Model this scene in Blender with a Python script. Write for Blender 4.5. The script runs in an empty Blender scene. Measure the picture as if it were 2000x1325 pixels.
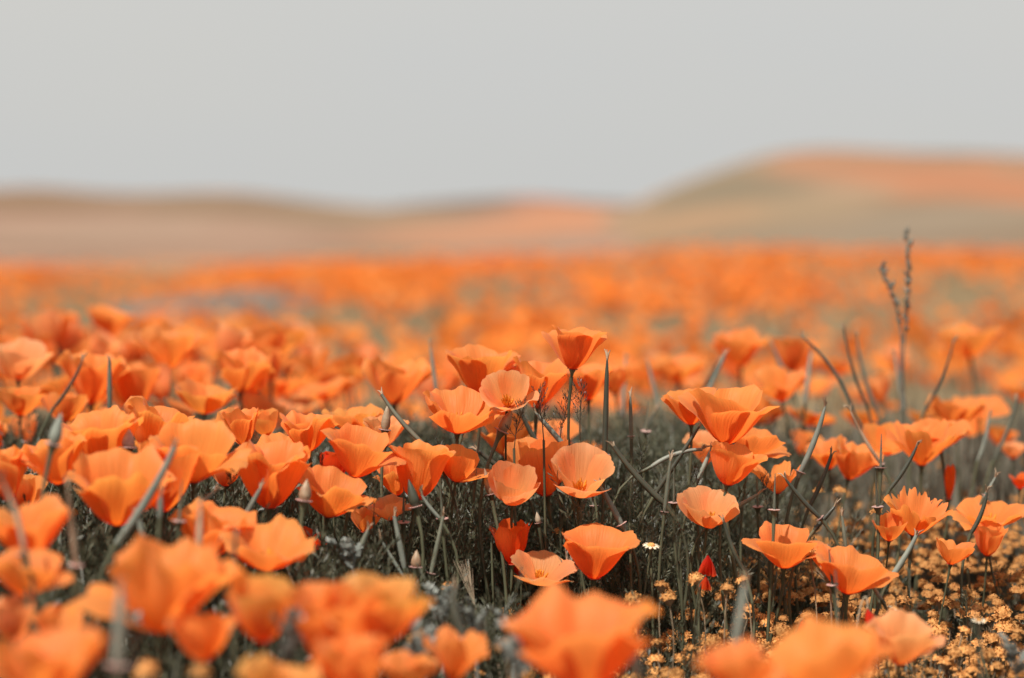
import bpy, math, random
import numpy as np
from mathutils import Vector, Matrix

# ------------------------------------------------------------------ camera, sky, sun, exposure
scene = bpy.context.scene
COL = scene.collection
CAM_H = 0.38            # the photographer crouches: lens 38 cm above the ground
LENS = 85.0
FPX = LENS / 36.0 * 2000.0
PITCH = math.atan((662.5 - 480.0) / FPX)
FOCUS = 2.06

cam_data = bpy.data.cameras.new('camera')
cam_data.lens = LENS
cam_data.sensor_width = 36.0
cam_data.clip_start = 0.05
cam_data.clip_end = 6000.0
cam_data.dof.use_dof = True
cam_data.dof.focus_distance = FOCUS
cam_data.dof.aperture_fstop = 3.3
camera = bpy.data.objects.new('camera', cam_data)
camera.location = (0, 0, CAM_H)
camera.rotation_euler = (math.pi / 2 - PITCH, 0, 0)
COL.objects.link(camera)
scene.camera = camera

SUN_EL, SUN_AZ = math.radians(56), math.radians(236)     # azimuth measured from +X, counter-clockwise
sun_vec = Vector((math.cos(SUN_EL) * math.cos(SUN_AZ), math.cos(SUN_EL) * math.sin(SUN_AZ), math.sin(SUN_EL)))

world = bpy.data.worlds.new('World')
scene.world = world
world.use_nodes = True
wn, wl = world.node_tree.nodes, world.node_tree.links
bg = wn['Background']
sky = wn.new('ShaderNodeTexSky')
sky.sky_type = 'NISHITA'
sky.sun_disc = False
sky.sun_elevation = SUN_EL
sky.sun_rotation = math.atan2(sun_vec.x, sun_vec.y)
sky.dust_density = 5.0
sky.air_density = 1.0
hs = wn.new('ShaderNodeHueSaturation')
hs.inputs['Saturation'].default_value = 0.12
veil = wn.new('ShaderNodeMix')              # an even veil of high cloud over the sky
veil.data_type = 'RGBA'
veil.inputs[0].default_value = 0.9
veil.inputs[7].default_value = (4.45, 4.47, 4.38, 1)
wl.new(sky.outputs[0], hs.inputs['Color'])
wl.new(hs.outputs[0], veil.inputs[6])
cn = wn.new('ShaderNodeTexNoise')
cn.inputs['Scale'].default_value = 2.2
cn.inputs['Detail'].default_value = 3.0
cg = wn.new('ShaderNodeTexCoord')
cm = wn.new('ShaderNodeMapping')
cm.inputs['Scale'].default_value = (1, 1, 3)
wl.new(cg.outputs['Generated'], cm.inputs[0])
wl.new(cm.outputs[0], cn.inputs['Vector'])
cc = wn.new('ShaderNodeValToRGB')
cc.color_ramp.elements[0].position = 0.3
cc.color_ramp.elements[0].color = (0.430, 0.434, 0.428, 1)
cc.color_ramp.elements[1].position = 0.7
cc.color_ramp.elements[1].color = (0.448, 0.442, 0.416, 1)
cs10 = wn.new('ShaderNodeVectorMath')
cs10.operation = 'SCALE'
cs10.inputs['Scale'].default_value = 10.0
wl.new(cn.outputs[0], cc.inputs[0])
wl.new(cc.outputs[0], cs10.inputs[0])
wl.new(cs10.outputs[0], veil.inputs[7])
wl.new(veil.outputs[2], bg.inputs['Color'])
bg.inputs['Strength'].default_value = 0.10

sun_data = bpy.data.lights.new('sun', 'SUN')
sun_data.energy = 4.4
sun_data.angle = math.radians(1.6)
sun_data.color = (1.0, 0.95, 0.88)
sun = bpy.data.objects.new('sun', sun_data)
sun.rotation_euler = (-sun_vec).to_track_quat('-Z', 'Y').to_euler()
COL.objects.link(sun)

vs = scene.view_settings
vs.view_transform = 'Standard'
vs.look = 'None'
vs.exposure = 0.55
vs.gamma = 1.0
scene.cycles.max_bounces = 5
scene.cycles.diffuse_bounces = 3
scene.cycles.transmission_bounces = 6
scene.cycles.sample_clamp_indirect = 6.0
scene.cycles.use_light_tree = False

RNG = random.Random(11)
NP = np.random.default_rng(11)

# ------------------------------------------------------------------ helpers
def P(px, py, d):
    """World point at depth d (metres along the view axis) for a spot measured on the 2000-px photograph."""
    x = (px - 1000.0) / FPX * d
    yc = -(py - 662.5) / FPX * d
    return Vector((x, math.cos(PITCH) * d + math.sin(PITCH) * yc, CAM_H - math.sin(PITCH) * d + math.cos(PITCH) * yc))

def mesh_of(name, V, F, mat=None, smooth=True, uv=None):
    me = bpy.data.meshes.new(name)
    V = np.asarray(V, dtype=np.float32)
    if isinstance(F, np.ndarray):
        n, k = F.shape
        me.vertices.add(len(V)); me.vertices.foreach_set('co', V.ravel())
        me.loops.add(n * k); me.loops.foreach_set('vertex_index', F.astype(np.int32).ravel())
        me.polygons.add(n); me.polygons.foreach_set('loop_start', np.arange(0, n * k, k, dtype=np.int32))
        me.update(calc_edges=True)
    else:
        me.from_pydata([tuple(map(float, v)) for v in V], [], F)
        me.update()
    if smooth:
        me.polygons.foreach_set('use_smooth', np.ones(len(me.polygons), dtype=bool))
    if uv is not None:
        uv = np.asarray(uv, dtype=np.float32)
        lay = me.uv_layers.new(name='UVMap')
        idx = np.empty(len(me.loops), dtype=np.int32)
        me.loops.foreach_get('vertex_index', idx)
        lay.data.foreach_set('uv', uv[idx].ravel())
    if mat is not None:
        me.materials.append(mat)
    return me

def obj(name, me, parent=None):
    o = bpy.data.objects.new(name, me)
    COL.objects.link(o)
    if parent is not None:
        o.parent = parent
    return o

def thing(name, label, cat, loc, group=None):
    o = bpy.data.objects.new(name, None)
    o.empty_display_size = 0.02
    o.location = loc
    o['label'] = label
    o['category'] = cat
    if group:
        o['group'] = group
    COL.objects.link(o)
    return o

def tag(o, label=None, cat=None, group=None, kind=None):
    if label: o['label'] = label
    if cat: o['category'] = cat
    if group: o['group'] = group
    if kind: o['kind'] = kind
    return o

def grid_faces(nu, nv):
    i, j = np.meshgrid(np.arange(nu - 1), np.arange(nv - 1), indexing='ij')
    a = (i * nv + j).ravel()
    return np.stack([a, a + nv, a + nv + 1, a + 1], axis=1)

def bez(p0, p1, p2, p3, n):
    t = np.linspace(0, 1, n)[:, None]
    p0, p1, p2, p3 = (np.array(p, dtype=float) for p in (p0, p1, p2, p3))
    return (1 - t) ** 3 * p0 + 3 * (1 - t) ** 2 * t * p1 + 3 * (1 - t) * t ** 2 * p2 + t ** 3 * p3

def tube(pts, rad, sides=6, rib=0.0):
    """Tube along pts; with rib > 0 every other side line is raised, as the ribs on a seed pod."""
    pts = np.asarray(pts, dtype=float); n = len(pts)
    rad = np.broadcast_to(np.asarray(rad, dtype=float), (n,))
    tan = np.gradient(pts, axis=0)
    tan /= np.linalg.norm(tan, axis=1)[:, None] + 1e-12
    ref = np.array([0.31, 0.9, 0.2])
    a = np.cross(tan, ref); a /= np.linalg.norm(a, axis=1)[:, None] + 1e-12
    b = np.cross(tan, a)
    ang = np.arange(sides) / sides * 2 * math.pi
    k = 1 + rib * (np.arange(sides) % 2)
    V = pts[:, None, :] + rad[:, None, None] * (a[:, None, :] * (np.cos(ang) * k)[None, :, None] + b[:, None, :] * (np.sin(ang) * k)[None, :, None])
    V = V.reshape(-1, 3)
    F = []
    for i in range(n - 1):
        for j in range(sides):
            j2 = (j + 1) % sides
            F.append((i * sides + j, i * sides + j2, (i + 1) * sides + j2, (i + 1) * sides + j))
    return V, np.array(F)

def lathe(prof, sides=14, wob=None):
    V = []; F = []
    for i, (r, z) in enumerate(prof):
        for j in range(sides):
            a = j / sides * 2 * math.pi
            rr = r * (1 + (wob[j] if wob is not None else 0))
            V.append((rr * math.cos(a), rr * math.sin(a), z))
    for i in range(len(prof) - 1):
        for j in range(sides):
            j2 = (j + 1) % sides
            F.append((i * sides + j, i * sides + j2, (i + 1) * sides + j2, (i + 1) * sides + j))
    return np.array(V), np.array(F)

def join(parts):
    Vs, Fs, o = [], [], 0
    for V, F in parts:
        Vs.append(np.asarray(V, dtype=float)); Fs.append(np.asarray(F) + o); o += len(V)
    return np.concatenate(Vs), np.concatenate(Fs)

def align(A):
    """3x3 matrix that carries +Z onto A by the shortest turn."""
    return np.array(Vector((0, 0, 1)).rotation_difference(Vector(A)).to_matrix())

def tile(protos, which, pos, yaw, scale, lean=None, leandir=None):
    """Copies of small prototype meshes joined into one big vertex / quad array."""
    Vs, Fs, off = [], [], 0
    which = np.asarray(which)
    for k, (V, F) in enumerate(protos):
        m = np.nonzero(which == k)[0]
        if not len(m):
            continue
        c, s = np.cos(yaw[m]), np.sin(yaw[m])
        sc = scale[m]
        if sc.ndim == 1:
            sc = np.stack([sc, sc, sc], 1)
        X = V[None, :, 0] * sc[:, 0:1]; Y = V[None, :, 1] * sc[:, 1:2]; Z = V[None, :, 2] * sc[:, 2:3]
        x = X * c[:, None] - Y * s[:, None]; y = X * s[:, None] + Y * c[:, None]
        if lean is not None:
            l = np.tan(lean[m])[:, None]
            x = x + Z * l * np.cos(leandir[m])[:, None]
            y = y + Z * l * np.sin(leandir[m])[:, None]
        W = np.stack([x + pos[m, 0:1], y + pos[m, 1:2], Z + pos[m, 2:3]], axis=2).reshape(-1, 3)
        FF = (F[None, :, :] + (np.arange(len(m)) * len(V))[:, None, None]).reshape(-1, F.shape[1]) + off
        Vs.append(W); Fs.append(FF); off += len(W)
    return np.concatenate(Vs), np.concatenate(Fs)

_tab = NP.random((64, 64))
def vnoise(x, y):
    xi = np.floor(x).astype(int); yi = np.floor(y).astype(int)
    fx = x - xi; fy = y - yi
    fx = fx * fx * (3 - 2 * fx); fy = fy * fy * (3 - 2 * fy)
    g = lambda i, j: _tab[i % 64, j % 64]
    return (g(xi, yi) * (1 - fx) + g(xi + 1, yi) * fx) * (1 - fy) + (g(xi, yi + 1) * (1 - fx) + g(xi + 1, yi + 1) * fx) * fy

# ------------------------------------------------------------------ materials
def new_mat(name):
    m = bpy.data.materials.new(name); m.use_nodes = True
    nt = m.node_tree
    for n in list(nt.nodes):
        nt.nodes.remove(n)
    out = nt.nodes.new('ShaderNodeOutputMaterial')
    return m, nt, nt.nodes, nt.links, out

def ramp(nodes, stops, interp='LINEAR'):
    r = nodes.new('ShaderNodeValToRGB')
    r.color_ramp.interpolation = interp
    e = r.color_ramp.elements
    while len(e) < len(stops):
        e.new(0.5)
    for k, (p, c) in enumerate(stops):
        e[k].position = p; e[k].color = (*c, 1)
    return r

def petal_material(name, base, mid, tip, trans, hue_jit=0.005, val_jit=0.16, t_amount=0.60):
    m, nt, N, L, out = new_mat(name)
    uv = N.new('ShaderNodeUVMap')
    sep = N.new('ShaderNodeSeparateXYZ'); L.new(uv.outputs[0], sep.inputs[0])
    cr = ramp(N, [(0.0, base), (0.30, mid), (1.0, tip)]); L.new(sep.outputs[1], cr.inputs[0])
    oi = N.new('ShaderNodeObjectInfo')
    # fine veins running from the base to the lip, and blotches
    mp = N.new('ShaderNodeMapping'); mp.inputs['Scale'].default_value = (46, 2.2, 1); L.new(uv.outputs[0], mp.inputs[0])
    vadd = N.new('ShaderNodeVectorMath'); vadd.operation = 'ADD'
    L.new(mp.outputs[0], vadd.inputs[0])
    cmb = N.new('ShaderNodeCombineXYZ'); mul = N.new('ShaderNodeMath'); mul.operation = 'MULTIPLY'; mul.inputs[1].default_value = 57.0
    L.new(oi.outputs['Random'], mul.inputs[0]); L.new(mul.outputs[0], cmb.inputs[2]); L.new(cmb.outputs[0], vadd.inputs[1])
    vein = N.new('ShaderNodeTexNoise'); vein.inputs['Scale'].default_value = 1.0; vein.inputs['Detail'].default_value = 2.0
    L.new(vadd.outputs[0], vein.inputs['Vector'])
    mp2 = N.new('ShaderNodeMapping'); mp2.inputs['Scale'].default_value = (4, 3, 1); L.new(uv.outputs[0], mp2.inputs[0])
    vadd2 = N.new('ShaderNodeVectorMath'); vadd2.operation = 'ADD'
    L.new(mp2.outputs[0], vadd2.inputs[0]); L.new(cmb.outputs[0], vadd2.inputs[1])
    blot = N.new('ShaderNodeTexNoise'); blot.inputs['Scale'].default_value = 1.0; L.new(vadd2.outputs[0], blot.inputs['Vector'])
    hsv = N.new('ShaderNodeHueSaturation')
    L.new(cr.outputs[0], hsv.inputs['Color'])
    mr = N.new('ShaderNodeMapRange'); mr.inputs['To Min'].default_value = 0.5 - hue_jit; mr.inputs['To Max'].default_value = 0.5 + hue_jit
    L.new(oi.outputs['Random'], mr.inputs[0]); L.new(mr.outputs[0], hsv.inputs['Hue'])
    a = N.new('ShaderNodeMath'); a.operation = 'MULTIPLY_ADD'; a.inputs[1].default_value = val_jit; a.inputs[2].default_value = 1.0 - val_jit * 0.5
    L.new(blot.outputs[0], a.inputs[0])
    b = N.new('ShaderNodeMath'); b.operation = 'MULTIPLY_ADD'; b.inputs[1].default_value = 0.26; L.new(vein.outputs[0], b.inputs[0])
    sub = N.new('ShaderNodeMath'); sub.operation = 'SUBTRACT'; sub.inputs[1].default_value = 0.13
    L.new(a.outputs[0], sub.inputs[0]); L.new(sub.outputs[0], b.inputs[2]); L.new(b.outputs[0], hsv.inputs['Value'])
    bump = N.new('ShaderNodeBump'); bump.inputs['Strength'].default_value = 0.4; bump.inputs['Distance'].default_value = 0.002
    L.new(vein.outputs[0], bump.inputs['Height'])
    pr = N.new('ShaderNodeBsdfPrincipled')
    pr.inputs['Roughness'].default_value = 0.5
    pr.inputs['Specular IOR Level'].default_value = 0.22
    pr.inputs['Sheen Weight'].default_value = 0.08
    L.new(hsv.outputs[0], pr.inputs['Base Color']); L.new(bump.outputs[0], pr.inputs['Normal'])
    tr = N.new('ShaderNodeBsdfTranslucent')
    mix0 = N.new('ShaderNodeMix'); mix0.data_type = 'RGBA'; mix0.blend_type = 'MULTIPLY'; mix0.inputs[0].default_value = 1.0
    mix0.inputs[7].default_value = (*trans, 1)
    L.new(hsv.outputs[0], mix0.inputs[6]); L.new(mix0.outputs[2], tr.inputs['Color']); L.new(bump.outputs[0], tr.inputs['Normal'])
    mx = N.new('ShaderNodeMixShader'); mx.inputs[0].default_value = t_amount
    L.new(pr.outputs[0], mx.inputs[1]); L.new(tr.outputs[0], mx.inputs[2]); L.new(mx.outputs[0], out.inputs[0])
    return m

M = {}
M['orange'] = petal_material('petal_orange', (0.88, 0.140, 0.010), (0.94, 0.278, 0.050), (0.94, 0.335, 0.090), (1.0, 0.90, 0.72))
M['peach'] = petal_material('petal_peach', (0.90, 0.18, 0.025), (0.93, 0.34, 0.10), (0.93, 0.43, 0.19), (1.0, 0.92, 0.75))
M['gold'] = petal_material('petal_gold', (0.90, 0.18, 0.012), (0.92, 0.26, 0.045), (0.84, 0.43, 0.12), (1.0, 0.85, 0.6))
M['scarlet'] = petal_material('petal_scarlet', (0.80, 0.05, 0.006), (0.88, 0.10, 0.014), (0.90, 0.15, 0.025), (1.0, 0.7, 0.5))  # red orange blooms; also shade painted into the heart shaped poppy in foliage
M['red'] = petal_material('petal_red_and_shade', (0.66, 0.030, 0.005), (0.76, 0.055, 0.010), (0.84, 0.10, 0.016), (1.0, 0.6, 0.5))  # deep red: shade painted into sunken blooms, own colour on the withered ones

def plain(name, col, rough=0.55, spec=0.35, jit=0.25, scale=60.0, trans=0.0, col2=None, bump=0.0, detail=3.0, hue=0.0):
    """Leafy or woody stuff: colour broken up by noise, plus a random tint per object."""
    m, nt, N, L, out = new_mat(name)
    tc = N.new('ShaderNodeTexCoord')
    no = N.new('ShaderNodeTexNoise'); no.inputs['Scale'].default_value = scale; no.inputs['Detail'].default_value = detail
    geo = N.new('ShaderNodeNewGeometry')
    L.new(geo.outputs['Position'], no.inputs['Vector'])
    c2 = col2 if col2 else tuple(min(1, c * 1.5) for c in col)
    cr = ramp(N, [(0.3, col), (0.7, c2)]); L.new(no.outputs[0], cr.inputs[0])
    oi = N.new('ShaderNodeObjectInfo')
    hsv = N.new('ShaderNodeHueSaturation')
    mr = N.new('ShaderNodeMapRange'); mr.inputs['To Min'].default_value = 1 - jit; mr.inputs['To Max'].default_value = 1 + jit
    ad = N.new('ShaderNodeMath'); ad.operation = 'ADD'
    L.new(oi.outputs['Random'], mr.inputs[0]); L.new(mr.outputs[0], hsv.inputs['Value'])
    L.new(cr.outputs[0], hsv.inputs['Color'])
    pr = N.new('ShaderNodeBsdfPrincipled'); pr.inputs['Roughness'].default_value = rough
    pr.inputs['Specular IOR Level'].default_value = spec
    L.new(hsv.outputs[0], pr.inputs['Base Color'])
    if bump:
        bp = N.new('ShaderNodeBump'); bp.inputs['Strength'].default_value = bump; bp.inputs['Distance'].default_value = 0.002
        L.new(no.outputs[0], bp.inputs['Height']); L.new(bp.outputs[0], pr.inputs['Normal'])
    if trans:
        tr = N.new('ShaderNodeBsdfTranslucent'); L.new(hsv.outputs[0], tr.inputs['Color'])
        mx = N.new('ShaderNodeMixShader'); mx.inputs[0].default_value = trans
        L.new(pr.outputs[0], mx.inputs[1]); L.new(tr.outputs[0], mx.inputs[2]); L.new(mx.outputs[0], out.inputs[0])
    else:
        L.new(pr.outputs[0], out.inputs[0])
    return m

M['stem'] = plain('stem_green', (0.058, 0.060, 0.034), 0.45, 0.4, 0.3, 90)
M['pod'] = plain('pod_green', (0.075, 0.078, 0.056), 0.42, 0.45, 0.45, 70, bump=0.2)
M['pod_dark'] = plain('pod_dark_green', (0.030, 0.031, 0.020), 0.42, 0.45, 0.3, 70, bump=0.2)
M['pod_pale'] = plain('pod_pale_green', (0.125, 0.134, 0.108), 0.5, 0.4, 0.2, 70, bump=0.2)
M['rim'] = plain('rim_pink', (0.40, 0.20, 0.17), 0.5, 0.3, 0.2, 200, col2=(0.50, 0.36, 0.31), trans=0.2)
M['rim_red'] = plain('rim_red', (0.28, 0.035, 0.02), 0.5, 0.3, 0.2, 200, col2=(0.42, 0.07, 0.03))
M['bud'] = plain('bud_brown', (0.22, 0.125, 0.07), 0.5, 0.35, 0.2, 160, col2=(0.34, 0.26, 0.17))
M['stamen'] = plain('stamen_orange', (0.75, 0.22, 0.02), 0.6, 0.2, 0.15, 300, col2=(0.85, 0.40, 0.06))
M['anther'] = plain('anther_dark', (0.05, 0.012, 0.008), 0.6, 0.2, 0.1, 300)
M['leaf'] = plain('feathery_leaf', (0.024, 0.0245, 0.0125), 0.48, 0.5, 0.35, 22, trans=0.25, col2=(0.078, 0.079, 0.047))
M['leaf_dark'] = plain('feathery_leaf_dark', (0.028, 0.027, 0.017), 0.4, 0.6, 0.25, 40, trans=0.2, col2=(0.055, 0.053, 0.035))
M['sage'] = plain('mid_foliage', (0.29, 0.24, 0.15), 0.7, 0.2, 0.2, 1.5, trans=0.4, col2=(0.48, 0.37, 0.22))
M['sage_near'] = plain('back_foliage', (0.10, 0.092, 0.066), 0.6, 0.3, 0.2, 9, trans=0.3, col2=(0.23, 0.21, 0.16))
M['lavender'] = plain('grey_lavender_growth', (0.27, 0.24, 0.205), 0.7, 0.2, 0.1, 4, trans=0.3, col2=(0.40, 0.36, 0.32))
M['silver'] = plain('silver_leaf', (0.15, 0.16, 0.14), 0.7, 0.25, 0.2, 120, trans=0.15, col2=(0.25, 0.26, 0.23))
M['straw'] = plain('dry_stalk', (0.17, 0.10, 0.06), 0.7, 0.2, 0.3, 40, col2=(0.38, 0.28, 0.19))
M['awn'] = plain('grass_awn', (0.42, 0.33, 0.22), 0.5, 0.4, 0.2, 80, trans=0.3, col2=(0.55, 0.46, 0.34))
M['gold_head'] = plain('goldfields_ochre', (0.34, 0.130, 0.034), 0.85, 0.1, 0.32, 380, col2=(0.56, 0.285, 0.10), bump=0.8, detail=2)
M['gold_cup'] = plain('goldfields_cup', (0.15, 0.11, 0.065), 0.7, 0.2, 0.25, 120, col2=(0.30, 0.225, 0.145))
M['daisy'] = plain('daisy_cream', (0.72, 0.60, 0.40), 0.6, 0.2, 0.05, 300, trans=0.25, col2=(0.82, 0.72, 0.55))
M['spike'] = plain('seed_spike', (0.10, 0.09, 0.066), 0.7, 0.2, 0.2, 200, col2=(0.17, 0.15, 0.12))

# distant petals joined in masses: colour comes from the place of each bloom
def far_petal():
    m, nt, N, L, out = new_mat('petal_far')
    geo = N.new('ShaderNodeNewGeometry')
    no = N.new('ShaderNodeTexNoise'); no.inputs['Scale'].default_value = 9.0; no.inputs['Detail'].default_value = 3
    L.new(geo.outputs['Position'], no.inputs['Vector'])
    cr = ramp(N, [(0.28, (0.86, 0.21, 0.030)), (0.52, (0.88, 0.30, 0.065)), (0.75, (0.88, 0.39, 0.13))])
    L.new(no.outputs[0], cr.inputs[0])
    d = N.new('ShaderNodeBsdfDiffuse'); t = N.new('ShaderNodeBsdfTranslucent')
    L.new(cr.outputs[0], d.inputs[0]); L.new(cr.outputs[0], t.inputs[0])
    mx = N.new('ShaderNodeMixShader'); mx.inputs[0].default_value = 0.5
    L.new(d.outputs[0], mx.inputs[1]); L.new(t.outputs[0], mx.inputs[2]); L.new(mx.outputs[0], out.inputs[0])
    return m
M['far'] = far_petal()

def ground_material():
    m, nt, N, L, out = new_mat('ground_soil')
    geo = N.new('ShaderNodeNewGeometry')
    sep = N.new('ShaderNodeSeparateXYZ'); L.new(geo.outputs['Position'], sep.inputs[0])
    n1 = N.new('ShaderNodeTexNoise'); n1.inputs['Scale'].default_value = 55; n1.inputs['Detail'].default_value = 8
    L.new(geo.outputs['Position'], n1.inputs['Vector'])
    soil = ramp(N, [(0.3, (0.07, 0.042, 0.026)), (0.55, (0.15, 0.095, 0.060)), (0.75, (0.26, 0.18, 0.12))]); L.new(n1.outputs[0], soil.inputs[0])
    n2 = N.new('ShaderNodeTexNoise'); n2.inputs['Scale'].default_value = 0.16; n2.inputs['Detail'].default_value = 5
    mp = N.new('ShaderNodeMapping'); mp.inputs['Scale'].default_value = (1.0, 0.55, 1.0); L.new(geo.outputs['Position'], mp.inputs[0]); L.new(mp.outputs[0], n2.inputs['Vector'])
    field = ramp(N, [(0.40, (0.24, 0.165, 0.10)), (0.52, (0.30, 0.165, 0.085)), (0.66, (0.46, 0.16, 0.06))]); L.new(n2.outputs[0], field.inputs[0])
    mr = N.new('ShaderNodeMapRange'); mr.interpolation_type = 'SMOOTHSTEP'; mr.inputs['From Min'].default_value = 5; mr.inputs['From Max'].default_value = 16
    L.new(sep.outputs[1], mr.inputs[0])
    mx = N.new('ShaderNodeMix'); mx.data_type = 'RGBA'
    L.new(mr.outputs[0], mx.inputs[0]); L.new(soil.outputs[0], mx.inputs[6]); L.new(field.outputs[0], mx.inputs[7])
    pr = N.new('ShaderNodeBsdfPrincipled'); pr.inputs['Roughness'].default_value = 0.95; pr.inputs['Specular IOR Level'].default_value = 0.1
    bp = N.new('ShaderNodeBump'); bp.inputs['Strength'].default_value = 0.9; bp.inputs['Distance'].default_value = 0.01
    L.new(n1.outputs[0], bp.inputs['Height']); L.new(bp.outputs[0], pr.inputs['Normal'])
    L.new(mx.outputs[2], pr.inputs['Base Color']); L.new(pr.outputs[0], out.inputs[0])
    return m
M['ground'] = ground_material()

def hill_material(name, patches, base, base2, scale=0.03):
    """Dry slope; patches = (x, y, z, rx, ry, rz, colour, strength): drifts of bloom and scrub in metres."""
    m, nt, N, L, out = new_mat(name)
    geo = N.new('ShaderNodeNewGeometry')
    n1 = N.new('ShaderNodeTexNoise'); n1.inputs['Scale'].default_value = scale; n1.inputs['Detail'].default_value = 6
    L.new(geo.outputs['Position'], n1.inputs['Vector'])
    n1.inputs['Roughness'].default_value = 0.65
    cr = ramp(N, [(0.38, base), (0.50, tuple(0.5 * (p + q) for p, q in zip(base, base2))), (0.60, base2)]); L.new(n1.outputs[0], cr.inputs[0])
    cur = cr.outputs[0]
    wob = N.new('ShaderNodeTexNoise'); wob.inputs['Scale'].default_value = scale * 3.2; wob.inputs['Detail'].default_value = 5; wob.inputs['Roughness'].default_value = 0.65
    L.new(geo.outputs['Position'], wob.inputs['Vector'])
    for (x, y, z, rx, ry, rz, col, s) in patches:
        a = N.new('ShaderNodeVectorMath'); a.operation = 'SUBTRACT'; a.inputs[1].default_value = (x, y, z); L.new(geo.outputs['Position'], a.inputs[0])
        b = N.new('ShaderNodeVectorMath'); b.operation = 'DIVIDE'; b.inputs[1].default_value = (rx, ry, rz); L.new(a.outputs[0], b.inputs[0])
        c = N.new('ShaderNodeVectorMath'); c.operation = 'LENGTH'; L.new(b.outputs[0], c.inputs[0])
        d = N.new('ShaderNodeMath'); d.operation = 'ADD'; L.new(c.outputs['Value'], d.inputs[0])
        e = N.new('ShaderNodeMath'); e.operation = 'MULTIPLY_ADD'; e.inputs[1].default_value = 2.6; e.inputs[2].default_value = -1.3
        L.new(wob.outputs[0], e.inputs[0]); L.new(e.outputs[0], d.inputs[1])
        f = N.new('ShaderNodeMapRange'); f.interpolation_type = 'SMOOTHSTEP'
        f.inputs['From Min'].default_value = 1.3; f.inputs['From Max'].default_value = 0.55; f.inputs['To Max'].default_value = s
        L.new(d.outputs[0], f.inputs[0])
        mx = N.new('ShaderNodeMix'); mx.data_type = 'RGBA'; mx.inputs[7].default_value = (*col, 1)
        L.new(f.outputs[0], mx.inputs[0]); L.new(cur, mx.inputs[6]); cur = mx.outputs[2]
    pr = N.new('ShaderNodeBsdfPrincipled'); pr.inputs['Roughness'].default_value = 1.0; pr.inputs['Specular IOR Level'].default_value = 0.0
    L.new(cur, pr.inputs['Base Color']); L.new(pr.outputs[0], out.inputs[0])
    return m

# ------------------------------------------------------------------ the setting: ground and hills
def sstep(a, b, t):
    t = np.clip((np.asarray(t, dtype=float) - a) / (b - a), 0, 1)
    return t * t * (3 - 2 * t)
def gz(x, y):
    """The field rises gently towards the right before the hills."""
    x = np.asarray(x, dtype=float); y = np.asarray(y, dtype=float)
    r = -0.14 * sstep(2.9, 6.0, y) + sstep(10, 24, y) * 0.17 * sstep(-3.0, 3.6, x * 20 / np.maximum(y, 12))
    return r + sstep(6, 12, y) * 0.10 * (vnoise(x * 0.7 + 4, y * 0.22) - 0.5) + sstep(13, 22, y) * 0.22 * (vnoise(x * 0.42 + 31, y * 0.06) - 0.55)

def ground():
    ys = np.concatenate([np.linspace(-4, 0.6, 8), np.linspace(0.7, 4.2, 90), np.geomspace(4.4, 3000, 90)])
    xs = np.concatenate([-np.geomspace(1500, 1.7, 50), np.linspace(-1.6, 1.6, 90), np.geomspace(1.7, 1500, 50)])
    X, Y = np.meshgrid(xs, ys, indexing='ij')
    near = np.exp(-(np.maximum(np.abs(X) - 1.2, 0) / 1.0) ** 2) * np.exp(-(np.maximum(Y - 3.6, 0) / 2.0) ** 2) * (Y > 0.5)
    Z = near * (0.010 * (vnoise(X * 9, Y * 9) - 0.5) + 0.008 * (vnoise(X * 31 + 7, Y * 31) - 0.5)) - 0.002 + gz(X, Y)
    V = np.stack([X, Y, Z], -1).reshape(-1, 3)
    o = obj('ground', mesh_of('ground', V, grid_faces(len(xs), len(ys)), M['ground']))
    o['kind'] = 'structure'
ground()

def hill(name, mname, crest_px, y_crest, y_foot, y_back, foot, power, base, base2, patches, scale):
    """A ridge across the view: crest_px lists (photo x, photo y) along its skyline at distance y_crest.
    patches = (photo x, photo y, half width, half height, colour, strength): drifts of bloom or scrub on its slope."""
    cx = np.array([(p[0] - 1000) / FPX * y_crest for p in crest_px])
    cz = np.array([CAM_H + (480 - p[1]) / FPX * y_crest for p in crest_px])
    xs = np.linspace(cx[0], cx[-1], 200)
    cs = np.interp(xs, cx, cz)
    ker = np.hanning(11); ker /= ker.sum()
    cs = np.convolve(np.pad(cs, 5, mode='edge'), ker, mode='valid')
    def z_at(x, y):
        c = np.interp(x, xs, cs)
        t = np.clip((y - y_foot) / (y_crest - y_foot), 0, 1)
        return foot + (c - foot) * t ** power
    def dist(px, py):
        """Distance at which the slope shows at photo point (px, py)."""
        ys = np.linspace(y_foot, y_crest, 400)
        app = 480 - (z_at((px - 1000) / FPX * ys, ys) - CAM_H) / ys * FPX
        k = np.nonzero(app <= py)[0]
        return ys[k[0]] if len(k) else y_crest
    pl = []
    for px, py, rx, ry, col, st in patches:
        d0, d1, d2 = dist(px, py), dist(px, py + ry), dist(px, py - ry)
        pl.append(((px - 1000) / FPX * d0, 0.5 * (d1 + d2), 0, rx / FPX * d0, max(4.0, 0.5 * (d2 - d1)), BIG, col, st))
    mat = hill_material(mname, pl, base, base2, scale)
    ys = np.concatenate([np.linspace(y_foot, y_crest, 60), np.linspace(y_crest, y_back, 14)[1:]])
    X, Y = np.meshgrid(xs, ys, indexing='ij')
    t = np.clip((Y - y_foot) / (y_crest - y_foot), 0, 1)
    u = sstep(y_crest, y_back, Y)
    Z = z_at(X, Y) * (1 - u) + foot * u
    Z = Z + (vnoise(X * 0.05 + 3, Y * 0.05) - 0.5) * 1.1 * t * (1 - t) * (y_crest / 220)
    V = np.stack([X, Y, Z], -1).reshape(-1, 3)
    o = obj(name, mesh_of(name, V, grid_faces(len(xs), len(ys)), mat))
    o['kind'] = 'structure'
    return o

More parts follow.
